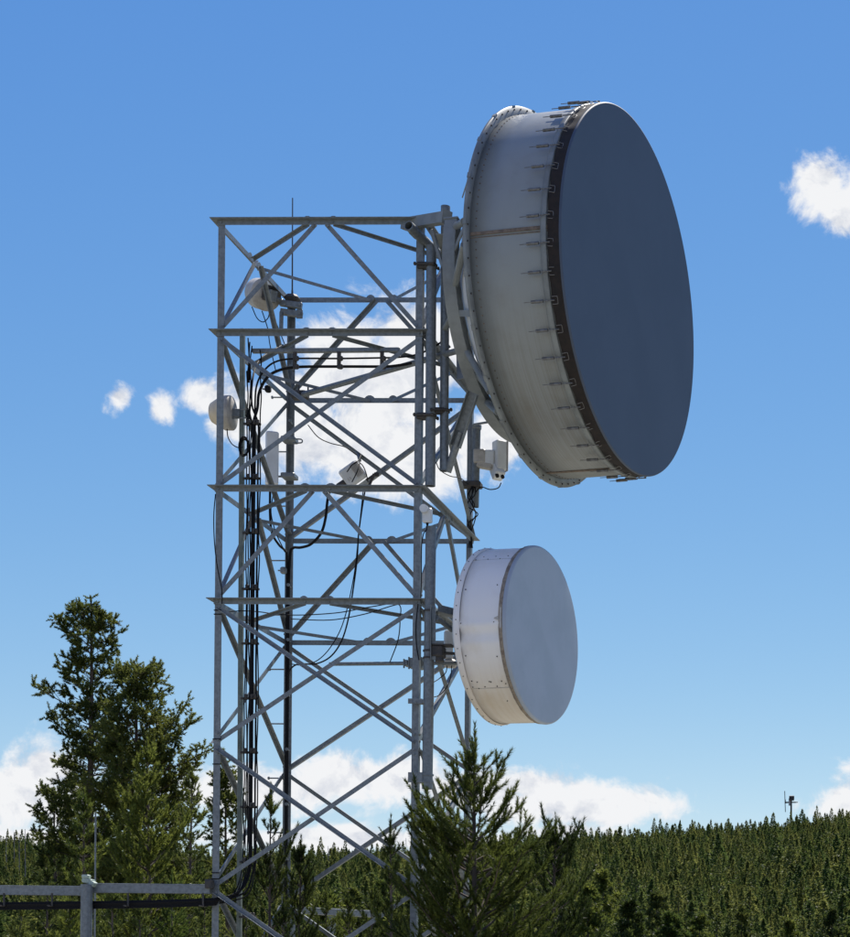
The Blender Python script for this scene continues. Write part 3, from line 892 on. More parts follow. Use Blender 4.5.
part('drop_pipe', MB().pipe(W(281.5, 312, 21.2), W(281.0, 335, 21.2), .022, .004, 12), GALV2, hf)
m_ = MB().cyl(W(292.3, 298, 21.32), W(292.3, 290, 21.32), .014, .010, n=8).cyl(W(292.3, 290, 21.32), W(292.6, 198, 21.32), .0085, .006, n=8)
tag(m_.build('whip_antenna', DARK, None, tuple(W(292.3, 298, 21.32))), 'thin vertical whip antenna rising above the tower top', 'antenna')
# cone-faced dish on the ladder rail
c = W(229.5, 413, 19.70)
pt = thing('dish_antenna', 'small cream cone-fronted dish on the ladder rail pointing away from the big dishes', 'antenna', c)
def xl(prof, n=32):
    q = MB().lathe(prof, n); o = MB(); o.add([Vector((-v[0], -v[1], v[2])) + c for v in q.v], [tuple(reversed(f)) for f in q.f], True); return o
part('radome', xl([(.185, .001), (.185, .085), (.176, .098), (.075, .160), (.060, .165)]), CREAM, pt)
part('back_shell', xl([(.060, .167), (.050, .172), (-.02, .172), (-.03, .165), (-.045, .05), (-.045, .001)]), OFFW, pt)
m_ = MB().box(W(236, 414, 19.68), (.085, .06, .075), None, .006)
for q in (409.5, 418): m_.cyl(W(232, q, 19.66), W(247, q, 19.66), .007, n=6)
part('mount_bracket', m_, GALV, pt)
cable('signal_cable', [(227, 429, 19.65), (228, 437, 19.62), (232, 444, 19.62), (238, 447.5, 19.64), (243, 447, 19.66)], .0055, 'thin cable drooping from the small cone-fronted dish')
# flat panel antenna on the far left leg
c = W(272, 458.5, 21.15)
pa = thing('panel_antenna', 'tall narrow white panel antenna beside the far leg', 'antenna', c)
part('panel', MB().box(c, (.135, .09, .575), Matrix.Rotation(R(22), 3, 'Z'), .014), WHITE, pa)
m_ = MB()
for y in (440, 476.5):
    m_.cyl(W(276, y, 21.2), W(293, y, 21.2), .011, n=8)
    m_.box(W(289.5, y, 21.25), (.15, .16, .05), None, .008)
part('bracket', m_, GALV, pa)
m_ = MB().tube([W(293, 439, 21.1), W(301, 439.3, 21.1), W(302.3, 441, 21.1), W(301, 442.8, 21.1), W(293, 443, 21.1)], .008, 6, 3)
part('u_bolt', m_, GALV2, pa)
# tilted radio box hanging in the back-face bracing
c = W(353, 474, 21.22)
rb = thing('radio_box', 'white radio box tilted among the back braces above a girt', 'radio', c)
rot = Matrix.Rotation(R(-36), 3, 'Y') @ Matrix.Rotation(R(14), 3, 'X')
bx_ = part('housing', MB().box(c, (.24, .14, .20), rot, .02), WHITE, rb)
m_ = MB()
for k in range(6): m_.box(c + rot @ Vector((.03 + .017 * k, -.078, .01)), (.007, .018, .15), rot)
for q in (-.07, -.045): m_.box(c + rot @ Vector((q, -.074, -.03)), (.008, .006, .03), rot)
sub('cooling_fins', m_, OFFW, bx_, rb)
m_ = MB().cyl(c + rot @ Vector((-.12, 0, -.03)), c + rot @ Vector((-.21, .02, -.03)), .045, .05, n=14)
part('boot', m_, DARK, rb)
m_ = MB().cyl(W(360, 461, 21.3), W(357, 452, 21.35), .016, n=8).box(W(358, 454, 21.36), (.1, .03, .03), Matrix.Rotation(R(36), 3, 'Y'))
part('mount_bracket', m_, GALV, rb)
m_ = MB().cyl(W(366, 480, 21.28), W(376, 474, 21.3), .012, n=8).cyl(W(369, 486, 21.25), W(374, 474, 21.25), .016, n=8).box(W(376.5, 474.5, 21.3), (.05, .04, .04), None, .006)
part('knob', m_, DARK, rb)
for i, pts in enumerate(([(347, 472, 21.1), (352, 465, 21.08), (358, 461, 21.15), (361, 455, 21.3)], [(352, 482, 21.1), (357, 472, 21.05), (360, 463, 21.15)], [(359, 462, 21.2), (363, 466, 21.15), (366, 473, 21.15), (368, 482, 21.2)])):
    cable('signal_cable', pts, .006, 'short thin jumper cable draped over the tilted radio box', 'jumpers on the tilted radio')
cable('feeder_cable', [(331, 486, 21.1), (327.5, 500, 21.0), (325.5, 518, 21.0), (321, 533, 21.0), (311, 544, 21.05), (301, 547.5, 21.12), (293, 548, 21.2), (290, 556, 21.25), (288.5, 600, 21.26), (288, 680, 21.26), (287, 780, 21.26), (286, 900, 21.26)], .015, 'stiff black cable looping from mid tower into the far leg')
cable('feeder_cable', [(270, 492, 21.0), (270, 515, 20.95), (272, 533, 20.95), (279, 545, 21.0), (285, 551, 21.15), (287, 562, 21.24), (286.5, 640, 21.24), (286, 730, 21.24), (285, 900, 21.24)], .013, 'black cable sagging from the panel antenna into the far leg')
cable('signal_cable', [(273, 495, 21.0), (271, 512, 20.9), (275, 530, 20.9), (282, 546, 21.0), (286, 552, 21.2)], .006, 'thin cable sagging beside the panel antenna cable')
cable('signal_cable', [(365, 490, 21.2), (361.5, 512, 21.15), (358.5, 535, 21.15), (357, 560, 21.1), (353, 590, 21.1), (348, 620, 21.05), (341, 642, 21.05), (330, 657, 21.05), (315, 664, 21.1), (298, 664, 21.15), (289, 672, 21.22), (287.4, 690, 21.24)], .0085, 'long black wire falling from the tilted radio to the far leg')
cable('signal_cable', [(363, 492, 21.2), (359, 530, 21.15), (354, 575, 21.1), (344, 620, 21.05), (332, 645, 21.05), (318, 660, 21.1), (303, 665, 21.15), (291, 664, 21.2)], .0055, 'long hair-thin wire falling from the tilted radio')
cable('signal_cable', [(222, 612, 19.4), (250, 611, 19.7), (290, 615, 20.2), (335, 613, 19.9), (370, 607, 19.5), (398, 604, 19.35), (400, 620, 19.33), (398, 640, 19.4), (390, 662, 19.55)], .0055, 'thin wire strung across the tower below the fourth girt')
cable('signal_cable', [(291, 619, 21.2), (330, 620, 20.4), (365, 614, 19.8), (395, 605, 19.38), (414, 602, 19.35)], .0055, 'thin wire sagging from the near right leg towards the far leg')
cable('signal_cable', [(308, 425, 21.2), (318, 437, 21.1), (330, 443, 21.1), (345, 447, 21.1), (357, 455, 21.25)], .0055, 'thin wire drooping from the back brace to the tilted radio')
cable('signal_cable', [(215.5, 494, 19.3), (213.8, 515, 19.28), (214.3, 540, 19.28), (217, 565, 19.28), (221.8, 590, 19.28), (222, 604, 19.28)], .0055, 'thin wire bowed against the near left leg')
for (x, y, lab) in ((282, 570.5, 'small grey clamp box on the far leg above the fourth girt'), (266.5, 389, 'small dark connector box hanging under the left face girt')):
    m_ = MB().box(W(x + 1.5, y, 21.2), (.06, .07, .07), None, .012).cyl(W(x - 4, y, 21.2), W(x, y, 21.2), .008, n=6)
    tag(m_.build('connector_box', GALV if y > 500 else BLACK, None, tuple(W(x, y, 21.2))), lab, 'box')
# sector radio on the far right leg
c = W(499, 462, 21.3)
sr = thing('sector_radio', 'white panel radio on a blocky arm beside the far right leg', 'radio', c)
m_ = MB().pipe(W(476.8, 427, 21.3), W(475.0, 507, 21.3), .043, .006, 16)
part('mounting_pipe', m_, GALV2, sr)
m_ = MB().cyl(W(473, 426.5, 21.28), W(481, 427.5, 21.28), .03, n=8).cyl(W(474, 424.5, 21.2), W(495, 421, 20.9), .013, n=8)
part('top_clamp', m_, GALV, sr)
rot = Matrix.Rotation(R(38), 3, 'Z')
pc = W(499.5, 456, 21.3)
pn = part('panel', MB().box(pc, (.125, .135, .32), rot, .012), WHITE, sr)
sub('edge_trim', MB().box(pc + rot @ Vector((.066, 0, .0)), (.012, .145, .335), rot, .005), OFFW, pn, sr)
rt2 = rot @ Matrix.Rotation(R(-34), 3, 'X')
sub('lower_cover', MB().box(pc + Vector((-.015, -.02, -.185)), (.115, .13, .14), rt2, .012), WHITE, pn, sr)
m_ = MB()
for q in (-.035, .03): m_.cyl(pc + Vector((-.015, -.02, -.185)) + rt2 @ Vector((q, -.02, -.06)), pc + Vector((-.015, -.02, -.185)) + rt2 @ Vector((q, -.02, -.095)), .020, n=10)
sub('connector', m_, BLACK, pn, sr)
m_ = MB().box(W(480.5, 457.5, 21.3), (.13, .15, .15), None, .01)
part('arm_block', m_, OFFW, sr)
part('arm_block', MB().box(W(489.5, 459, 21.3), (.13, .13, .17), None, .012), WHITE, sr)
part('arm_foot', MB().box(W(485, 466, 21.28), (.17, .10, .06), Matrix.Rotation(R(10), 3, 'Y'), .01), OFFW, sr)
m_ = MB().box(W(471.5, 485, 21.25), (.22, .14, .06), None, .01)
for q in (464, 479): m_.cyl(W(q, 485.5, 21.12), W(q, 485.5, 21.4), .012, n=6)
m_.cyl(W(462, 483, 21.2), W(481, 487, 21.2), .012, n=6)
part('lower_clamp', m_, DARK, sr)
cable('signal_cable', [(501, 483, 21.2), (498, 488, 21.15), (490, 489.5, 21.1), (481, 487, 21.15), (476, 492, 21.2)], .006, 'thin cable hanging in a loop under the white panel radio')
for i in range(5):
    rr = random.Random(80 + i)
    pts = [(474 + i * .8 - 2, 486, 21.2)] + [(472 + rr.uniform(-6, 6), y, 21.15 + rr.uniform(-.1, .05)) for y in (495, 505, 514, 523)] + [(468.5 + rr.uniform(-1, 3), 532, 21.22), (469 + rr.uniform(-1, 3.5), 548, 21.25)]
    cable('signal_cable', pts, .006, 'thin black cable tangled round the far right leg', 'tangled cables on the far right leg')
cable('signal_cable', [(436, 462, 19.5), (440, 470, 19.6), (450, 476, 19.8), (460, 478, 20.4), (468, 484, 21.2)], .005, 'hair-thin wire sagging from the mounting pipe foot to the far right leg')
# little box radio with a round cover on the near right leg
c = W(426.4, 514.5, 19.16)
kb = thing('box_radio', 'small white box radio with round cap on the near right leg', 'radio', c)
part('housing', MB().box(c + Vector((.01, 0, -.01)), (.095, .06, .145), None, .012), WHITE, kb)
part('round_cover', MB().cyl(c + Vector((-.012, -.028, .045)), c + Vector((-.012, -.07, .045)), .043, .040, n=24), WHITE, kb)
part('cable_gland', MB().cyl(c + Vector((.01, 0, -.08)), c + Vector((.01, 0, -.11)), .016, .010, n=8), BLACK, kb)
part('bracket', MB().box(c + Vector((-.03, .07, 0)), (.05, .09, .06), None, .006), GALV, kb)
cable('signal_cable', [(427.2, 525, 19.16), (426.5, 530, 19.16), (423.5, 534, 19.22), (421.5, 548, 19.26), (421.3, 580, 19.26), (420.5, 600, 19.26)], .0055, 'thin cable running down from the small box radio')
# grey box behind the lower dish
c = W(448.5, 645, 19.75)
tb = thing('equipment_box', 'small pale grey box between the mounting pipe and lower dish', 'equipment box', c)
part('housing', MB().box(c, (.085, .10, .29), Matrix.Rotation(R(20), 3, 'Z'), .012), WHITE, tb)
part('base', MB().box(c + Vector((.02, 0, -.19)), (.12, .12, .08), None, .02), OFFW, tb)
for i, pts in enumerate(([(447, 662, 19.7), (446, 672, 19.7), (440, 678, 19.7), (434, 682, 19.6)], [(452, 662, 19.7), (450, 680, 19.7), (443, 692, 19.7), (434, 697, 19.6), (424, 694, 19.5)])):
    cable('signal_cable', pts, .005, ('short wire curling below the pale box behind the lower dish', 'longer thin wire looping from the pale box towards the near right leg')[i])
cable('signal_cable', [(418, 604, 19.27), (416, 625, 19.26), (416.5, 645, 19.26), (419, 660, 19.26)], .006, 'dark cable strapped down the near right leg below the fourth girt')
# pale beam behind the tower foot
q0, q1 = W(284, 909.5, 23.5), W(372, 914, 24.5)
d_ = (q1 - q0).normalized(); sdv = d_.cross(Vector((0, 0, 1))).normalized()
rot = Matrix((d_, -sdv, sdv.cross(d_))).transposed()
bm_ = thing('beam', 'pale galvanised beam on posts among the young pines behind the tower foot', 'beam', ((q0.x + q1.x) / 2, (q0.y + q1.y) / 2, 0))
part('rail', MB().box((q0 + q1) / 2, ((q1 - q0).length, .10, .085), rot, .006), GALV, bm_)
for q in (q0 + d_ * .1, q0 + d_ * .68):
    part('post', MB().pipe(Vector((q.x, q.y, 0)), Vector((q.x, q.y, q.z - .056)), .05, .008, 14), GALV2, bm_)
# ------------------------------------------------------------------ cable bridge
YB = 19.31
br = thing('cable_bridge', 'level galvanised beam on a round post bringing cables to the tower', 'cable bridge', (W(87, 888, YB).x, YB, 0))
p0, p1 = W(-60, 891.0, YB), W(211.5, 888.2, YB)
for a, b in ((p0, W(86, 889.9, YB)), (W(88, 889.4, YB), p1)):
    m_ = MB()
    L_ = (b - a).length - .004
    cm = (a + b) / 2
    for (dy, dz, sy, sz) in ((-.040, 0, .006, .088), (.040, 0, .006, .088), (0, .041, .074, .006)):
        m_.box(cm + Vector((0, dy, dz)), (L_, sy, sz))
    m_.cyl(cm + Vector((-L_ / 2, -.040, .043)), cm + Vector((L_ / 2, -.040, .043)), .0055, n=8)
    part('beam', m_, GALV, br)
pt_ = W(86.8, 884.5, YB - .11)
part('post', MB().cyl((pt_.x, pt_.y, 0), pt_, .056, n=24), GALV2, br)
m_ = MB().box(W(88.5, 881, YB - .06), (.10, .10, .05), Matrix.Rotation(R(12), 3, 'Y'), .01)
m_.box(W(86.3, 876.5, YB - .08), (.07, .07, .035), None, .008)
m_.box(W(93, 884, YB - .07), (.05, .1, .05), Matrix.Rotation(R(30), 3, 'Y'), .008)
part('saddle', m_, mat('pale_green_casting', (.42, .50, .42), .5, .1, col2=(.30, .36, .30), vscale=20), br)
part('end_bracket', MB().box(W(209.5, 884, YB - .03), (.065, .10, .09), None, .008), DARK, br)
for x in (4, 52, 128, 203):
    m_ = MB()
    for s in (-1, 1): m_.cyl(W(x, 893, YB - .04 + s * .06), W(x, 906, YB - .04 + s * .06), .010, n=6)
    m_.box(W(x, 906, YB - .04), (.03, .16, .012))
    part('hanger', m_, DARK, br)
# slim pale pole behind the bridge
q = W(95, 940, 24.0)
m_ = MB().cyl((W(95.6, 900, 24).x, 24, 0), W(95.6, 812, 24), .013, .010, n=10)
tag(m_.build('marker_pole', GALV2, None, (W(95.6, 900, 24).x, 24, 0)), 'slim pale pole standing among the pines behind the cable bridge', 'pole')

# ------------------------------------------------------------------ far mast on the ridge
YF = 905.0
bx = W(791, 850, YF)
gzf = float(hill(bx.x, YF))
fm = thing('radio_mast', 'distant slim radio mast with a whip rising from the wooded ridge', 'mast', (bx.x, YF, gzf))
top = W(791.2, 797, YF)
part('mast', MB().cyl((bx.x, YF, gzf), top, .5, .4, n=12), DARK, fm)
m_ = MB().cyl(W(789.2, 797.5, YF), W(794.2, 797.5, YF), .9, n=8)
m_.box(W(791.8, 799.3, YF), (2.0, 1.8, 1.0)).box(W(787.0, 802.6, YF), (.5, .4, .5))
m_.box(W(790.5, 802.3, YF), (5.0, .5, .5)).box(W(795, 802.3, YF), (2.6, .35, .35))
part('platform', m_, DARK, fm)
part('panel', MB().box(W(789.6, 802, YF), (.9, .8, 3.3), None, .1), OFFW, fm)
m_ = MB().cyl(W(784.7, 791, YF), W(785.4, 812, YF), .18, n=6).box(W(785.2, 801.5, YF), (.5, .5, 1.8)).cyl(W(785, 803, YF), W(790, 802.5, YF), .18, n=6)
part('whip', m_, DARK, fm)

# ------------------------------------------------------------------ pines
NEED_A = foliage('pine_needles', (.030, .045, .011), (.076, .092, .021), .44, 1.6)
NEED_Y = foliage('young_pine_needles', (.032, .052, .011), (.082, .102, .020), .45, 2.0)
NEED_D = foliage('dark_pine_needles', (.018, .030, .007), (.058, .076, .015), .40, 3.0, .15, 2.1)  # darker needle colour for the foreground pine and saplings
NEED_F = foliage('fir_foliage', (.062, .098, .027), (.146, .164, .044), .50, .25, .05, 1.5)

def tri_mesh(name, V, m, smooth_=False):
    """V: (n,3,3) triangles"""
    n = len(V)
    me = bpy.data.meshes.new(name)
    me.vertices.add(n * 3)
    me.vertices.foreach_set('co', V.reshape(-1).astype(np.float32))
    me.loops.add(n * 3)
    me.loops.foreach_set('vertex_index', np.arange(n * 3, dtype=np.int32))
    me.polygons.add(n)
    me.polygons.foreach_set('loop_start', np.arange(0, n * 3, 3, dtype=np.int32))
    me.polygons.foreach_set('loop_total', np.full(n, 3, np.int32))
    me.materials.append(m)
    me.update(calc_edges=True)
    return me

def needles(rng, segs, per_m, ln, wd, cone=.75):
    P0 = np.array([s[0] for s in segs]); P1 = np.array([s[1] for s in segs])
    D = P1 - P0
    L = np.linalg.norm(D, axis=1)
    cnt = np.maximum(3, (L * per_m * rng.uniform(.7, 1.3, len(L))).astype(int))
    idx = np.repeat(np.arange(len(L)), cnt)
    t = rng.random(len(idx))
    base = P0[idx] + D[idx] * t[:, None]
    ax = D[idx] / L[idx][:, None]
    r = rng.normal(size=(len(idx), 3))
    r -= ax * (r * ax).sum(1)[:, None]
    r /= np.linalg.norm(r, axis=1)[:, None] + 1e-9
    a = cone * rng.uniform(.55, 1.25, len(idx)) * (1 - .45 * (t > .85))
    d = ax * np.cos(a)[:, None] + r * np.sin(a)[:, None]
    l = ln * rng.uniform(.7, 1.2, len(idx))
    w = np.cross(d, rng.normal(size=d.shape))
    w /= np.linalg.norm(w, axis=1)[:, None] + 1e-9
    w *= (wd * rng.uniform(.7, 1.3, len(idx)))[:, None]
    tip = base + d * l[:, None]
    return np.stack([base - w, base + w * 1.0, tip + w * .25], 1)

def pine(name, label, seed, base, top, ext, bare=0.0, group=None, per_m=260, ln=.055, wd=.0022, whorl=.16, nb=6, up=.45, tw=.085, twl=.30, m=NEED_A, trunk_r=.06, tuft=False, bend=None, extra=(), fill=1.4):
    """ext: list of (z above base, reach to -X, reach to +X); reach in depth is their mean"""
    rng = np.random.default_rng(seed)
    base, top = np.array(base, float), np.array(top, float)
    Ht = top[2] - base[2]
    zs_ = np.array([e[0] for e in ext]); el = np.array([e[1] for e in ext]); er = np.array([e[2] for e in ext])
    def axis(z):
        t = np.clip(z / Ht, 0, 1)
        p = base + (top - base) * t
        p = p + np.array([math.sin(t * 5 + seed) * .012 * Ht * (1 - t), 0, 0])
        return p
    wood = MB()
    zz = np.linspace(0, Ht, 14)
    pts = [Vector(axis(z)) for z in zz]
    wood.tube(pts, trunk_r, 9, 1, .10)
    segs = []
    def limb(p, d, L, r, depth=0):
        n = 6
        pts = [np.array(p)]
        dd = np.array(d, float)
        for i in range(n):
            dd = dd + np.array([rng.normal() * .10, rng.normal() * .10, .10 * up * 2 + rng.normal() * .06])
            dd /= np.linalg.norm(dd)
            pts.append(pts[-1] + dd * L / n)
        wood.tube([Vector(q) for q in pts], r, 5 if r > .01 else 4, 1, .25)
        pts = np.array(pts)
        # shoots
        nt_ = max(3, int(L / tw))
        s0 = .30 if tuft else .18
        for k in range(nt_):
            s = s0 + (1 - s0) * (k + rng.random()) / nt_
            f = s * n; i = min(int(f), n - 1)
            q = pts[i] + (pts[i + 1] - pts[i]) * (f - i)
            t_ = pts[i + 1] - pts[i]; t_ /= np.linalg.norm(t_)
            side = np.cross(t_, [0, 0, 1.0]); side /= np.linalg.norm(side) + 1e-9
            sg = 1 if k % 2 else -1
            l2 = min(twl, L * .55) * rng.uniform(.5, 1.15) * (1.2 - .6 * s)
            if tuft:                                                   # rounded pom-poms at the end of each shoot
                v = t_ * rng.uniform(.3, 1.0) + side * sg * rng.uniform(.3, 1.1) + np.array([0, 0, rng.uniform(-.25, .8)])
                v /= np.linalg.norm(v)
                e = q + v * l2
                wood.tube([Vector(q), Vector(e)], .007, 3, 1, .5)
                segs.append((q + v * l2 * .45, e))
                for _ in range(5):
                    w2 = v * .5 + rng.normal(size=3) * .7 + np.array([0, 0, .35]); w2 /= np.linalg.norm(w2)
                    o_ = q + v * l2 * rng.uniform(.35, 1.0)
                    segs.append((o_ + w2 * .04, o_ + w2 * (.09 + .14 * rng.random())))
            else:                                                      # brush-like shoots that turn up
                v = t_ * rng.uniform(.6, 1.0) + side * sg * rng.uniform(.35, .9) + np.array([0, 0, rng.uniform(.0, .6)])
                v /= np.linalg.norm(v)
                e = q + v * l2 * .6
                v2 = v + np.array([0, 0, up * rng.uniform(.5, 1.1)]); v2 /= np.linalg.norm(v2)
                e2 = e + v2 * l2 * .5
                segs.append((q, e)); segs.append((e, e2))
        a = n - 2 if tuft else n // 3
        for i in range(a, n): segs.append((pts[i], pts[i + 1]))
    z = bare
    az = rng.random() * 6.28
    while z < Ht * .965:
        lft, rgt = np.interp(z, zs_, el), np.interp(z, zs_, er)
        kk = max(2, int(round(nb * (1 + fill * max(0, .62 - z / Ht)) * rng.uniform(.7, 1.2))))
        for b in range(kk):
            az += 6.283 / kk + rng.normal() * .35
            ca = math.cos(az)
            reach = (rgt if ca > 0 else lft) * ca * ca + .5 * (lft + rgt) * (1 - ca * ca)
            L = reach * rng.uniform(.45, 1.10)
            if L < .05: continue
            el_ = up * rng.uniform(.2, 1.0) + .5 * (z / Ht) ** 3
            d = np.array([ca, math.sin(az), el_]); d /= np.linalg.norm(d)
            limb(axis(z + rng.normal() * whorl * .25), d, L, max(.006, min(.3 * trunk_r, L * .016)))
        z += whorl * rng.uniform(.75, 1.25)
    for (z_, dx, dy, dz) in extra:                                     # single outlying limbs
        d = np.array([dx, dy, dz]); L = np.linalg.norm(d)
        limb(axis(z_), d / L, L, L * .018)
    lead = axis(Ht)
    for k in range(5):                                                 # leader candles
        v = np.array([rng.normal() * .35, rng.normal() * .35, 1.0]) if k else np.array([0, 0, 1.0])
        v /= np.linalg.norm(v)
        segs.append((axis(Ht * .94), axis(Ht * .94) + v * min(.22, Ht * .05) * (1.6 if k == 0 else 1)))
    segs.append((axis(Ht * .90), lead))
    if tuft:
        for k in range(26):
            o_ = axis(Ht * rng.uniform(.925, 1.0))
            v = np.array([rng.normal(), rng.normal(), .9]); v /= np.linalg.norm(v)
            segs.append((o_ + v * .03, o_ + v * rng.uniform(.12, .30)))
    V = needles(rng, segs, per_m, ln, wd, 1.05 if tuft else .72)
    root = thing(name, label, 'tree', tuple(base), 0, group)
    wood.build('trunk', BARK, root, tuple(base))
    me = tri_mesh('crown', V - base[None, None, :], m)
    o = bpy.data.objects.new('crown', me)
    COL.objects.link(o)
    o.parent = root
    return root

def px_tree(name, label, seed, Y, xt, yt, xb, ext_px, gz=0.0, widen=1.0, **kw):
    """tree at distance Y: top pixel, trunk x lower down, silhouette rows (y, xl, xr)"""
    top = W(xt, yt, Y)
    b = W(xb, 937, Y)
    base = Vector((b.x, Y, gz))
    s = F / Y
    ext = []
    for (y, xl, xr) in ext_px:
        t = (y - yt) / (937 - yt)
        xc = xt + (xb - xt) * t
        z = W(xc, y, Y).z - gz
        ext.append((z, max(.03, widen * (xc - xl) / s), max(.03, widen * (xr - xc) / s)))
    ext.sort()
    return pine(name, label, seed, base, top, ext, **kw)

# young pine in front of the near right leg
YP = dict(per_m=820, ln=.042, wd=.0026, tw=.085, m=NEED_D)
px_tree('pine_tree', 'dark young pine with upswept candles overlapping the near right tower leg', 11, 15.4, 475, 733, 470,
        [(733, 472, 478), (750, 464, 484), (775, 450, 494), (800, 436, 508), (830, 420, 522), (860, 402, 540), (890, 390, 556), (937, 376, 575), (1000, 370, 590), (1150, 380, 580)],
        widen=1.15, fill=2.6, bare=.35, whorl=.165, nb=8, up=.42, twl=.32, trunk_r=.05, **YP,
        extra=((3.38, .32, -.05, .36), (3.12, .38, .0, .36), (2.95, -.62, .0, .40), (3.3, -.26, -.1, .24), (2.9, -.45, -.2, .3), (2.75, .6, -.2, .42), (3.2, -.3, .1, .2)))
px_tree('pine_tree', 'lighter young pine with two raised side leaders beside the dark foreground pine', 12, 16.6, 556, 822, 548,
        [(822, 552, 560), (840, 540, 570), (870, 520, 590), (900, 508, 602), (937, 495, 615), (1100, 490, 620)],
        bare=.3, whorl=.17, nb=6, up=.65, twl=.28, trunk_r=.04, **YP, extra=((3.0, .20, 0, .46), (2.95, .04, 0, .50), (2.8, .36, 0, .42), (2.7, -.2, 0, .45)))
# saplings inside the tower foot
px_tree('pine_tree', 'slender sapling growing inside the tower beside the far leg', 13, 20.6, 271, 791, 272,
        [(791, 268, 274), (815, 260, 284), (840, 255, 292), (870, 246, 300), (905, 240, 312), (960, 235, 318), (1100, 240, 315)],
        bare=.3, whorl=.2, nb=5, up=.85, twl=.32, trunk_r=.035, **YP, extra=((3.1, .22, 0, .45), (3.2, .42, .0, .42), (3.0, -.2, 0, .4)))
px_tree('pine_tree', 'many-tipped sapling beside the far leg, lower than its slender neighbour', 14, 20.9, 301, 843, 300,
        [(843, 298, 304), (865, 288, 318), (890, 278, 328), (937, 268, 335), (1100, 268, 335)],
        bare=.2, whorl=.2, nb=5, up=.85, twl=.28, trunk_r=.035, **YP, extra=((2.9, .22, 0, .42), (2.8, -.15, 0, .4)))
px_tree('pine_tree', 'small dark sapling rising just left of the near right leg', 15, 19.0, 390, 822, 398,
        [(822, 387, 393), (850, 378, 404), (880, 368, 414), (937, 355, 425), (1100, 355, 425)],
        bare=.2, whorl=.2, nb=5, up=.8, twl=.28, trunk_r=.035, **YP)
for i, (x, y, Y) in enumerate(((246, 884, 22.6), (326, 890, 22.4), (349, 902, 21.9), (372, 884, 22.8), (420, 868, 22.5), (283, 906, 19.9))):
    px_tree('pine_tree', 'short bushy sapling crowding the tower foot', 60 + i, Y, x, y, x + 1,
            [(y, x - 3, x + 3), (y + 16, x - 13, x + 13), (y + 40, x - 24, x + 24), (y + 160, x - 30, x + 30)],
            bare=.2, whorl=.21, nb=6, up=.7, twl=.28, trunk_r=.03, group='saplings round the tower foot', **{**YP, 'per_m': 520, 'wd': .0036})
# the stand of tall pines left of the tower
TP = dict(per_m=430, ln=.056, wd=.0084, tuft=True, m=NEED_A)
px_tree('pine_tree', 'tallest pine with sparse ragged crown and bare trunk showing', 21, 42, 91, 598, 96,
        [(598, 89, 94), (604, 83, 100), (616, 66, 110), (640, 55, 113), (655, 58, 120), (668, 68, 112), (690, 60, 106), (708, 68, 108), (722, 62, 112), (745, 56, 125), (770, 56, 130), (800, 60, 132), (840, 62, 132), (900, 64, 132)],
        widen=1.18, bare=2.4, whorl=.24, nb=6, up=.22, tw=.15, twl=.50, trunk_r=.15, **TP, extra=((8.35, -1.2, -.1, .28), (7.1, -.9, .3, .05), (6.2, -1.0, 0, .1), (5.4, -1.05, .2, .1)))
px_tree('pine_tree', 'dense dark pine shouldering against the tallest pine', 22, 38, 134, 662, 146,
        [(662, 128, 142), (670, 118, 154), (695, 108, 166), (720, 108, 168), (745, 108, 190), (765, 106, 202), (790, 100, 206), (830, 100, 208), (900, 104, 208)],
        widen=1.12, fill=.7, bare=1.2, whorl=.22, nb=7, up=.25, tw=.13, twl=.46, trunk_r=.13, **{**TP, 'per_m': 330, 'wd': .0096})
px_tree('pine_tree', 'bright yellow-green younger pine in front of the tall stand', 23, 29, 147, 739, 150,
        [(739, 142, 152), (760, 134, 162), (790, 122, 176), (820, 106, 190), (850, 96, 200), (890, 88, 208), (937, 82, 214), (1050, 82, 214)],
        bare=.5, per_m=420, ln=.06, wd=.0065, whorl=.24, nb=7, up=.55, tw=.12, twl=.42, m=NEED_Y, trunk_r=.07)
px_tree('pine_tree', 'broken-topped low pine on the far side of the tall stand', 24, 45, 54, 792, 58,
        [(792, 48, 62), (806, 36, 70), (830, 32, 76), (860, 34, 82), (900, 36, 86)],
        bare=.8, whorl=.30, nb=5, up=.25, tw=.15, twl=.45, trunk_r=.10, **TP)
px_tree('pine_tree', 'thin open pine glimpsed through the left tower face', 25, 40, 226, 764, 228,
        [(764, 222, 230), (785, 212, 240), (815, 206, 246), (860, 204, 250), (920, 204, 252)],
        bare=.6, whorl=.32, nb=5, up=.3, tw=.15, twl=.40, trunk_r=.08, **TP)
px_tree('pine_tree', 'pointed young pine between the pale pole and the tall stand', 26, 30, 84, 792, 88,
        [(792, 80, 88), (815, 70, 98), (850, 60, 110), (900, 52, 120), (1000, 50, 122)],
        bare=.4, per_m=330, ln=.065, wd=.0056, whorl=.25, nb=6, up=.5, tw=.12, twl=.38, m=NEED_Y, trunk_r=.06)
px_tree('pine_tree', 'pine with upright tip directly behind the near left leg', 27, 33, 192, 768, 190,
        [(768, 186, 197), (790, 176, 206), (830, 166, 214), (880, 160, 222), (1000, 160, 224)],
        bare=.4, per_m=330, ln=.065, wd=.006, whorl=.25, nb=6, up=.5, tw=.12, twl=.38, m=NEED_A, trunk_r=.06)
under = [(-8, 888, 30), (22, 902, 26), (48, 868, 31), (70, 900, 25), (112, 884, 27), (140, 905, 24.5), (172, 878, 28), (205, 896, 26), (238, 872, 30)]
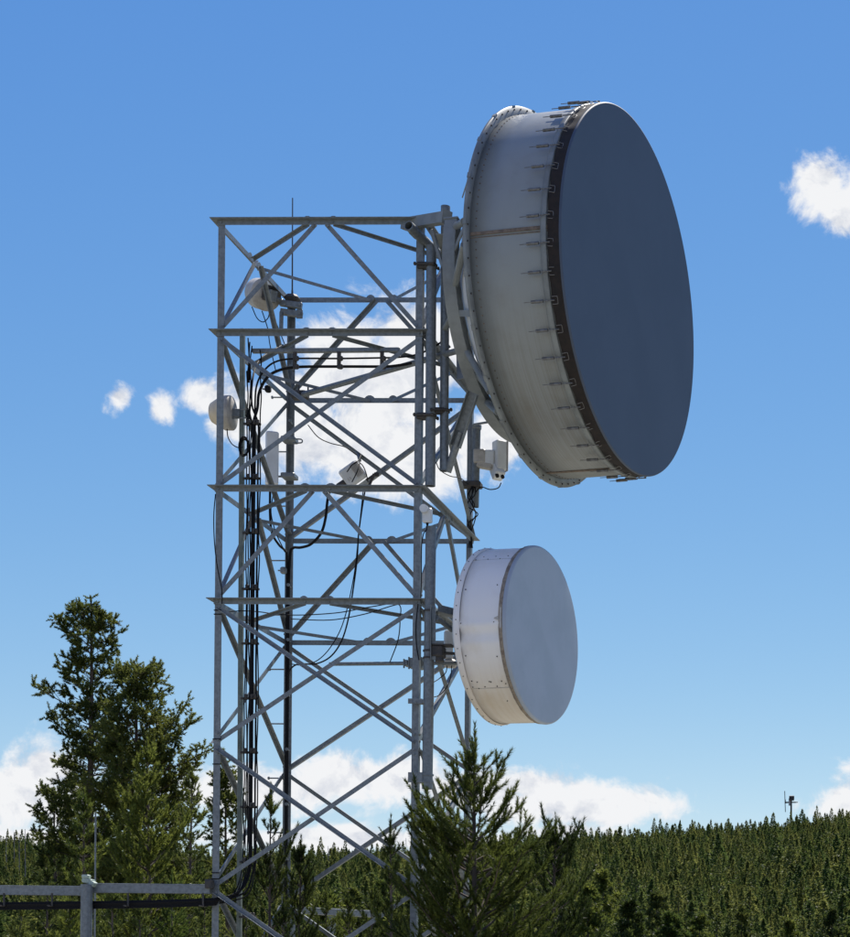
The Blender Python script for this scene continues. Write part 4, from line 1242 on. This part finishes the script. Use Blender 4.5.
for i, (x, y, Y) in enumerate(under):
    w_ = 26
    px_tree('pine_tree', 'low bushy pine in the thicket under the cable bridge', 100 + i, Y, x, y, x,
            [(y, x - 4, x + 4), (y + 18, x - w_ * .5, x + w_ * .5), (y + 50, x - w_, x + w_), (y + 200, x - w_ * 1.2, x + w_ * 1.2)],
            bare=.2, per_m=300, ln=.065, wd=.006, whorl=.26, nb=6, up=.5, tw=.13, twl=.38, m=NEED_A if i % 3 else NEED_Y, trunk_r=.05, group='thicket under the cable bridge')
mid = [(325, 905, 34), (352, 893, 52), (384, 882, 70), (410, 900, 40), (603, 872, 72), (628, 905, 48), (588, 888, 60), (657, 893, 90), (700, 915, 80), (742, 905, 110), (790, 922, 85), (832, 910, 100), (672, 918, 62), (560, 858, 85)]
for i, (x, y, Y) in enumerate(mid):
    w_ = 1.5 * F / Y * .9
    px_tree('pine_tree', 'middle-sized pine standing before the wooded hill, clear of the tower' if x > 450 else 'middle-sized pine seen through the tower before the wooded hill', 200 + i, Y, x, y, x,
            [(y, x - 3, x + 3), (y + w_ * .9, x - w_ * .5, x + w_ * .5), (y + w_ * 2.4, x - w_, x + w_), (y + w_ * 8, x - w_ * 1.2, x + w_ * 1.2)],
            bare=.8, per_m=115, ln=.13, wd=.019, whorl=.42, nb=6, up=.35, tw=.24, twl=.60, tuft=True, m=NEED_A if i % 2 else NEED_Y, trunk_r=.09,
            group='middle-distance pines' if x > 450 else 'pines seen through the tower')

# ------------------------------------------------------------------ hillside forest
def fir_mesh(seed, Ht, Rm, dead=False):
    rng = np.random.default_rng(seed)
    n = 430
    z = Ht * (.10 + .89 * rng.random(n) ** .8)
    t = z / Ht
    lob = 1 + .30 * np.sin(t * 26 + seed) * np.sin(seed * 3.1 + t * 9)
    r = Rm * np.minimum(1, 1.25 * (1 - t)) ** .95 * (.25 + .75 * np.sqrt(rng.random(n))) * lob + .04
    a = rng.random(n) * 6.283
    r = r * (1 + .25 * np.sin(a * 2 + t * 7 + seed))
    c = np.stack([r * np.cos(a), r * np.sin(a), z], 1)
    out = np.stack([np.cos(a), np.sin(a), np.full(n, .9)], 1)
    tris = []
    for k in range(3):
        d = out + rng.normal(size=(n, 3)) * .55
        d /= np.linalg.norm(d, axis=1)[:, None]
        w = np.cross(d, rng.normal(size=(n, 3)))
        w /= np.linalg.norm(w, axis=1)[:, None]
        l = (rng.uniform(.45, .9, n) * (1.2 - .75 * t))[:, None]
        wv = w * (rng.uniform(.12, .23, n) * (1.15 - .7 * t))[:, None]
        o = c + rng.normal(size=(n, 3)) * (.15 * (1.1 - t))[:, None]
        tris.append(np.stack([o - d * l * .5 - wv, o - d * l * .3 + wv, o + d * l * .55], 1))
    V = np.concatenate(tris)
    tip = np.array([[[-.10, 0, Ht - .9], [.10, 0, Ht - .9], [0, 0, Ht + .4]], [[0, -.10, Ht - .9], [0, .10, Ht - .9], [0, 0, Ht + .4]]])
    V = np.concatenate([V, tip])
    return tri_mesh('crown', V, NEED_F)
NV = 8
rng = np.random.default_rng(77)
crowns, trunks = [], []
for k in range(NV):
    Ht = 9.0 + 6.0 * (k / NV) + rng.uniform(-.5, .5)
    crowns.append((fir_mesh(300 + k, Ht, 1.55 + 1.0 * rng.random()), Ht))
    mb = MB().cyl((0, 0, 0), (0, 0, Ht * .95), .16, .03, n=6, caps=False)
    o = mb.build('trunk', BARK); trunks.append(o.data)
    bpy.data.objects.remove(o)
area_y = np.sqrt(rng.uniform(228.0 ** 2, 938.0 ** 2, 21000))           # even density over the wedge of hillside
pts = np.stack([rng.uniform(-.55, .06, len(area_y)) * area_y + rng.uniform(-30, 40, len(area_y)), area_y], 1)
patch = np.sin(pts[:, 0] * .045 + 2 * np.sin(pts[:, 1] * .021)) * np.sin(pts[:, 1] * .037 + 1.7 * np.sin(pts[:, 0] * .03))
pts, patch = pts[rng.random(len(pts)) < .80 + .2 * patch], None
patch = np.sin(pts[:, 0] * .045 + 2 * np.sin(pts[:, 1] * .021)) * np.sin(pts[:, 1] * .037 + 1.7 * np.sin(pts[:, 0] * .03))
hz = hill(pts[:, 0], pts[:, 1]) - .1
kind = rng.integers(0, NV, len(pts))
scl = np.clip(rng.normal(.82, .20, len(pts)) + .12 * patch, .35, 1.35)
wid = scl * rng.uniform(.95, 1.75, len(pts))
rotz = rng.random(len(pts)) * 6.283
# the ones that show largest: nearest rows whose tips reach into the picture
sx = X0 + F * pts[:, 0] / pts[:, 1]
hts = np.array([c[1] for c in crowns])[kind] * scl
sy = Y0 - F * (hz + hts - EYE) / pts[:, 1]
vis = (sx > 560) & (sx < 850) & (sy < 930) | (sx > 300) & (sx <= 560) & (sy < 915)
order = np.argsort(np.where(vis, pts[:, 1], 1e9))
near = order[:300]
far = np.setdiff1d(np.arange(len(pts)), near)
for i in near:
    rt = thing('conifer_tree', 'narrow conifer standing in the lower rows of the wooded hillside', 'tree', (pts[i, 0], pts[i, 1], hz[i]), rotz[i], 'conifers on the lower hillside')
    rt.scale = (wid[i], wid[i], scl[i])
    for nm, me in (('crown', crowns[kind[i]][0]), ('trunk', trunks[kind[i]])):
        o = bpy.data.objects.new(nm, me)
        COL.objects.link(o)
        o.parent = rt
# the rest of the wood: one object, instanced
src = bpy.data.collections.new('conifer_kinds')
for k in range(NV):
    src.objects.link(bpy.data.objects.new('conifer_kind_%d' % k, crowns[k][0]))
me = bpy.data.meshes.new('forest')
me.vertices.add(len(far))
co = np.stack([pts[far, 0], pts[far, 1], hz[far]], 1).astype(np.float32)
me.vertices.foreach_set('co', co.ravel())
for nm, ty, arr in (('kind', 'INT', kind[far]), ('turn', 'FLOAT', rotz[far]), ('size', 'FLOAT_VECTOR', np.stack([wid, wid, scl], 1)[far])):
    at = me.attributes.new(nm, ty, 'POINT')
    at.data.foreach_set('vector' if ty == 'FLOAT_VECTOR' else 'value', arr.ravel().astype(np.int32 if ty == 'INT' else np.float32))
me.update()
fo = bpy.data.objects.new('forest', me)
COL.objects.link(fo)
fo['kind'] = 'stuff'
tag(fo, 'dense dark green conifer forest covering the hill to the skyline', 'forest')
ng = bpy.data.node_groups.new('forest', 'GeometryNodeTree')
ng.interface.new_socket('Geometry', in_out='INPUT', socket_type='NodeSocketGeometry')
ng.interface.new_socket('Geometry', in_out='OUTPUT', socket_type='NodeSocketGeometry')
gi, go = ng.nodes.new('NodeGroupInput'), ng.nodes.new('NodeGroupOutput')
ci = ng.nodes.new('GeometryNodeCollectionInfo')
ci.inputs['Collection'].default_value = src
ci.inputs['Separate Children'].default_value = True
ci.inputs['Reset Children'].default_value = True
ip = ng.nodes.new('GeometryNodeInstanceOnPoints')
ip.inputs['Pick Instance'].default_value = True
def attr(nm, ty):
    n = ng.nodes.new('GeometryNodeInputNamedAttribute')
    n.data_type = ty
    n.inputs['Name'].default_value = nm
    return n.outputs[0]
cx = ng.nodes.new('ShaderNodeCombineXYZ')
ng.links.new(attr('turn', 'FLOAT'), cx.inputs[2])
e2r = ng.nodes.new('FunctionNodeEulerToRotation')
ng.links.new(cx.outputs[0], e2r.inputs[0])
ng.links.new(gi.outputs[0], ip.inputs['Points'])
ng.links.new(ci.outputs[0], ip.inputs['Instance'])
ng.links.new(attr('kind', 'INT'), ip.inputs['Instance Index'])
ng.links.new(e2r.outputs[0], ip.inputs['Rotation'])
ng.links.new(attr('size', 'FLOAT_VECTOR'), ip.inputs['Scale'])
ng.links.new(ip.outputs[0], go.inputs[0])
md = fo.modifiers.new('forest', 'NODES')
md.node_group = ng

# dead snags on the skyline
for i, (x, y, Y) in enumerate(((6, 836, 700), (14, 832, 690), (19, 833, 690), (25, 829, 640), (328, 846, 720), (600, 826, 880), (628, 824, 880), (406, 838, 800))):
    top = W(x, y, Y)
    gz_ = float(hill(top.x, Y))
    b = Vector((top.x + .2, Y, gz_))
    m_ = MB().tube([b, b.lerp(top, .5) + Vector((.15, 0, 0)), top], .22, 6, 3, .35)
    rr = random.Random(i)
    for k in range(9):
        q = b.lerp(top, .45 + .06 * k)
        m_.cyl(q, q + Vector((rr.uniform(-1, 1), rr.uniform(-1, 1), rr.uniform(.0, .6))) * .9, .07, .03, n=4)
    o = m_.build('dead_snag', DEADWOOD, None, tuple(b))
    tag(o, 'bare grey dead trunk poking above the wooded skyline', 'snag', 'dead snags on the skyline')
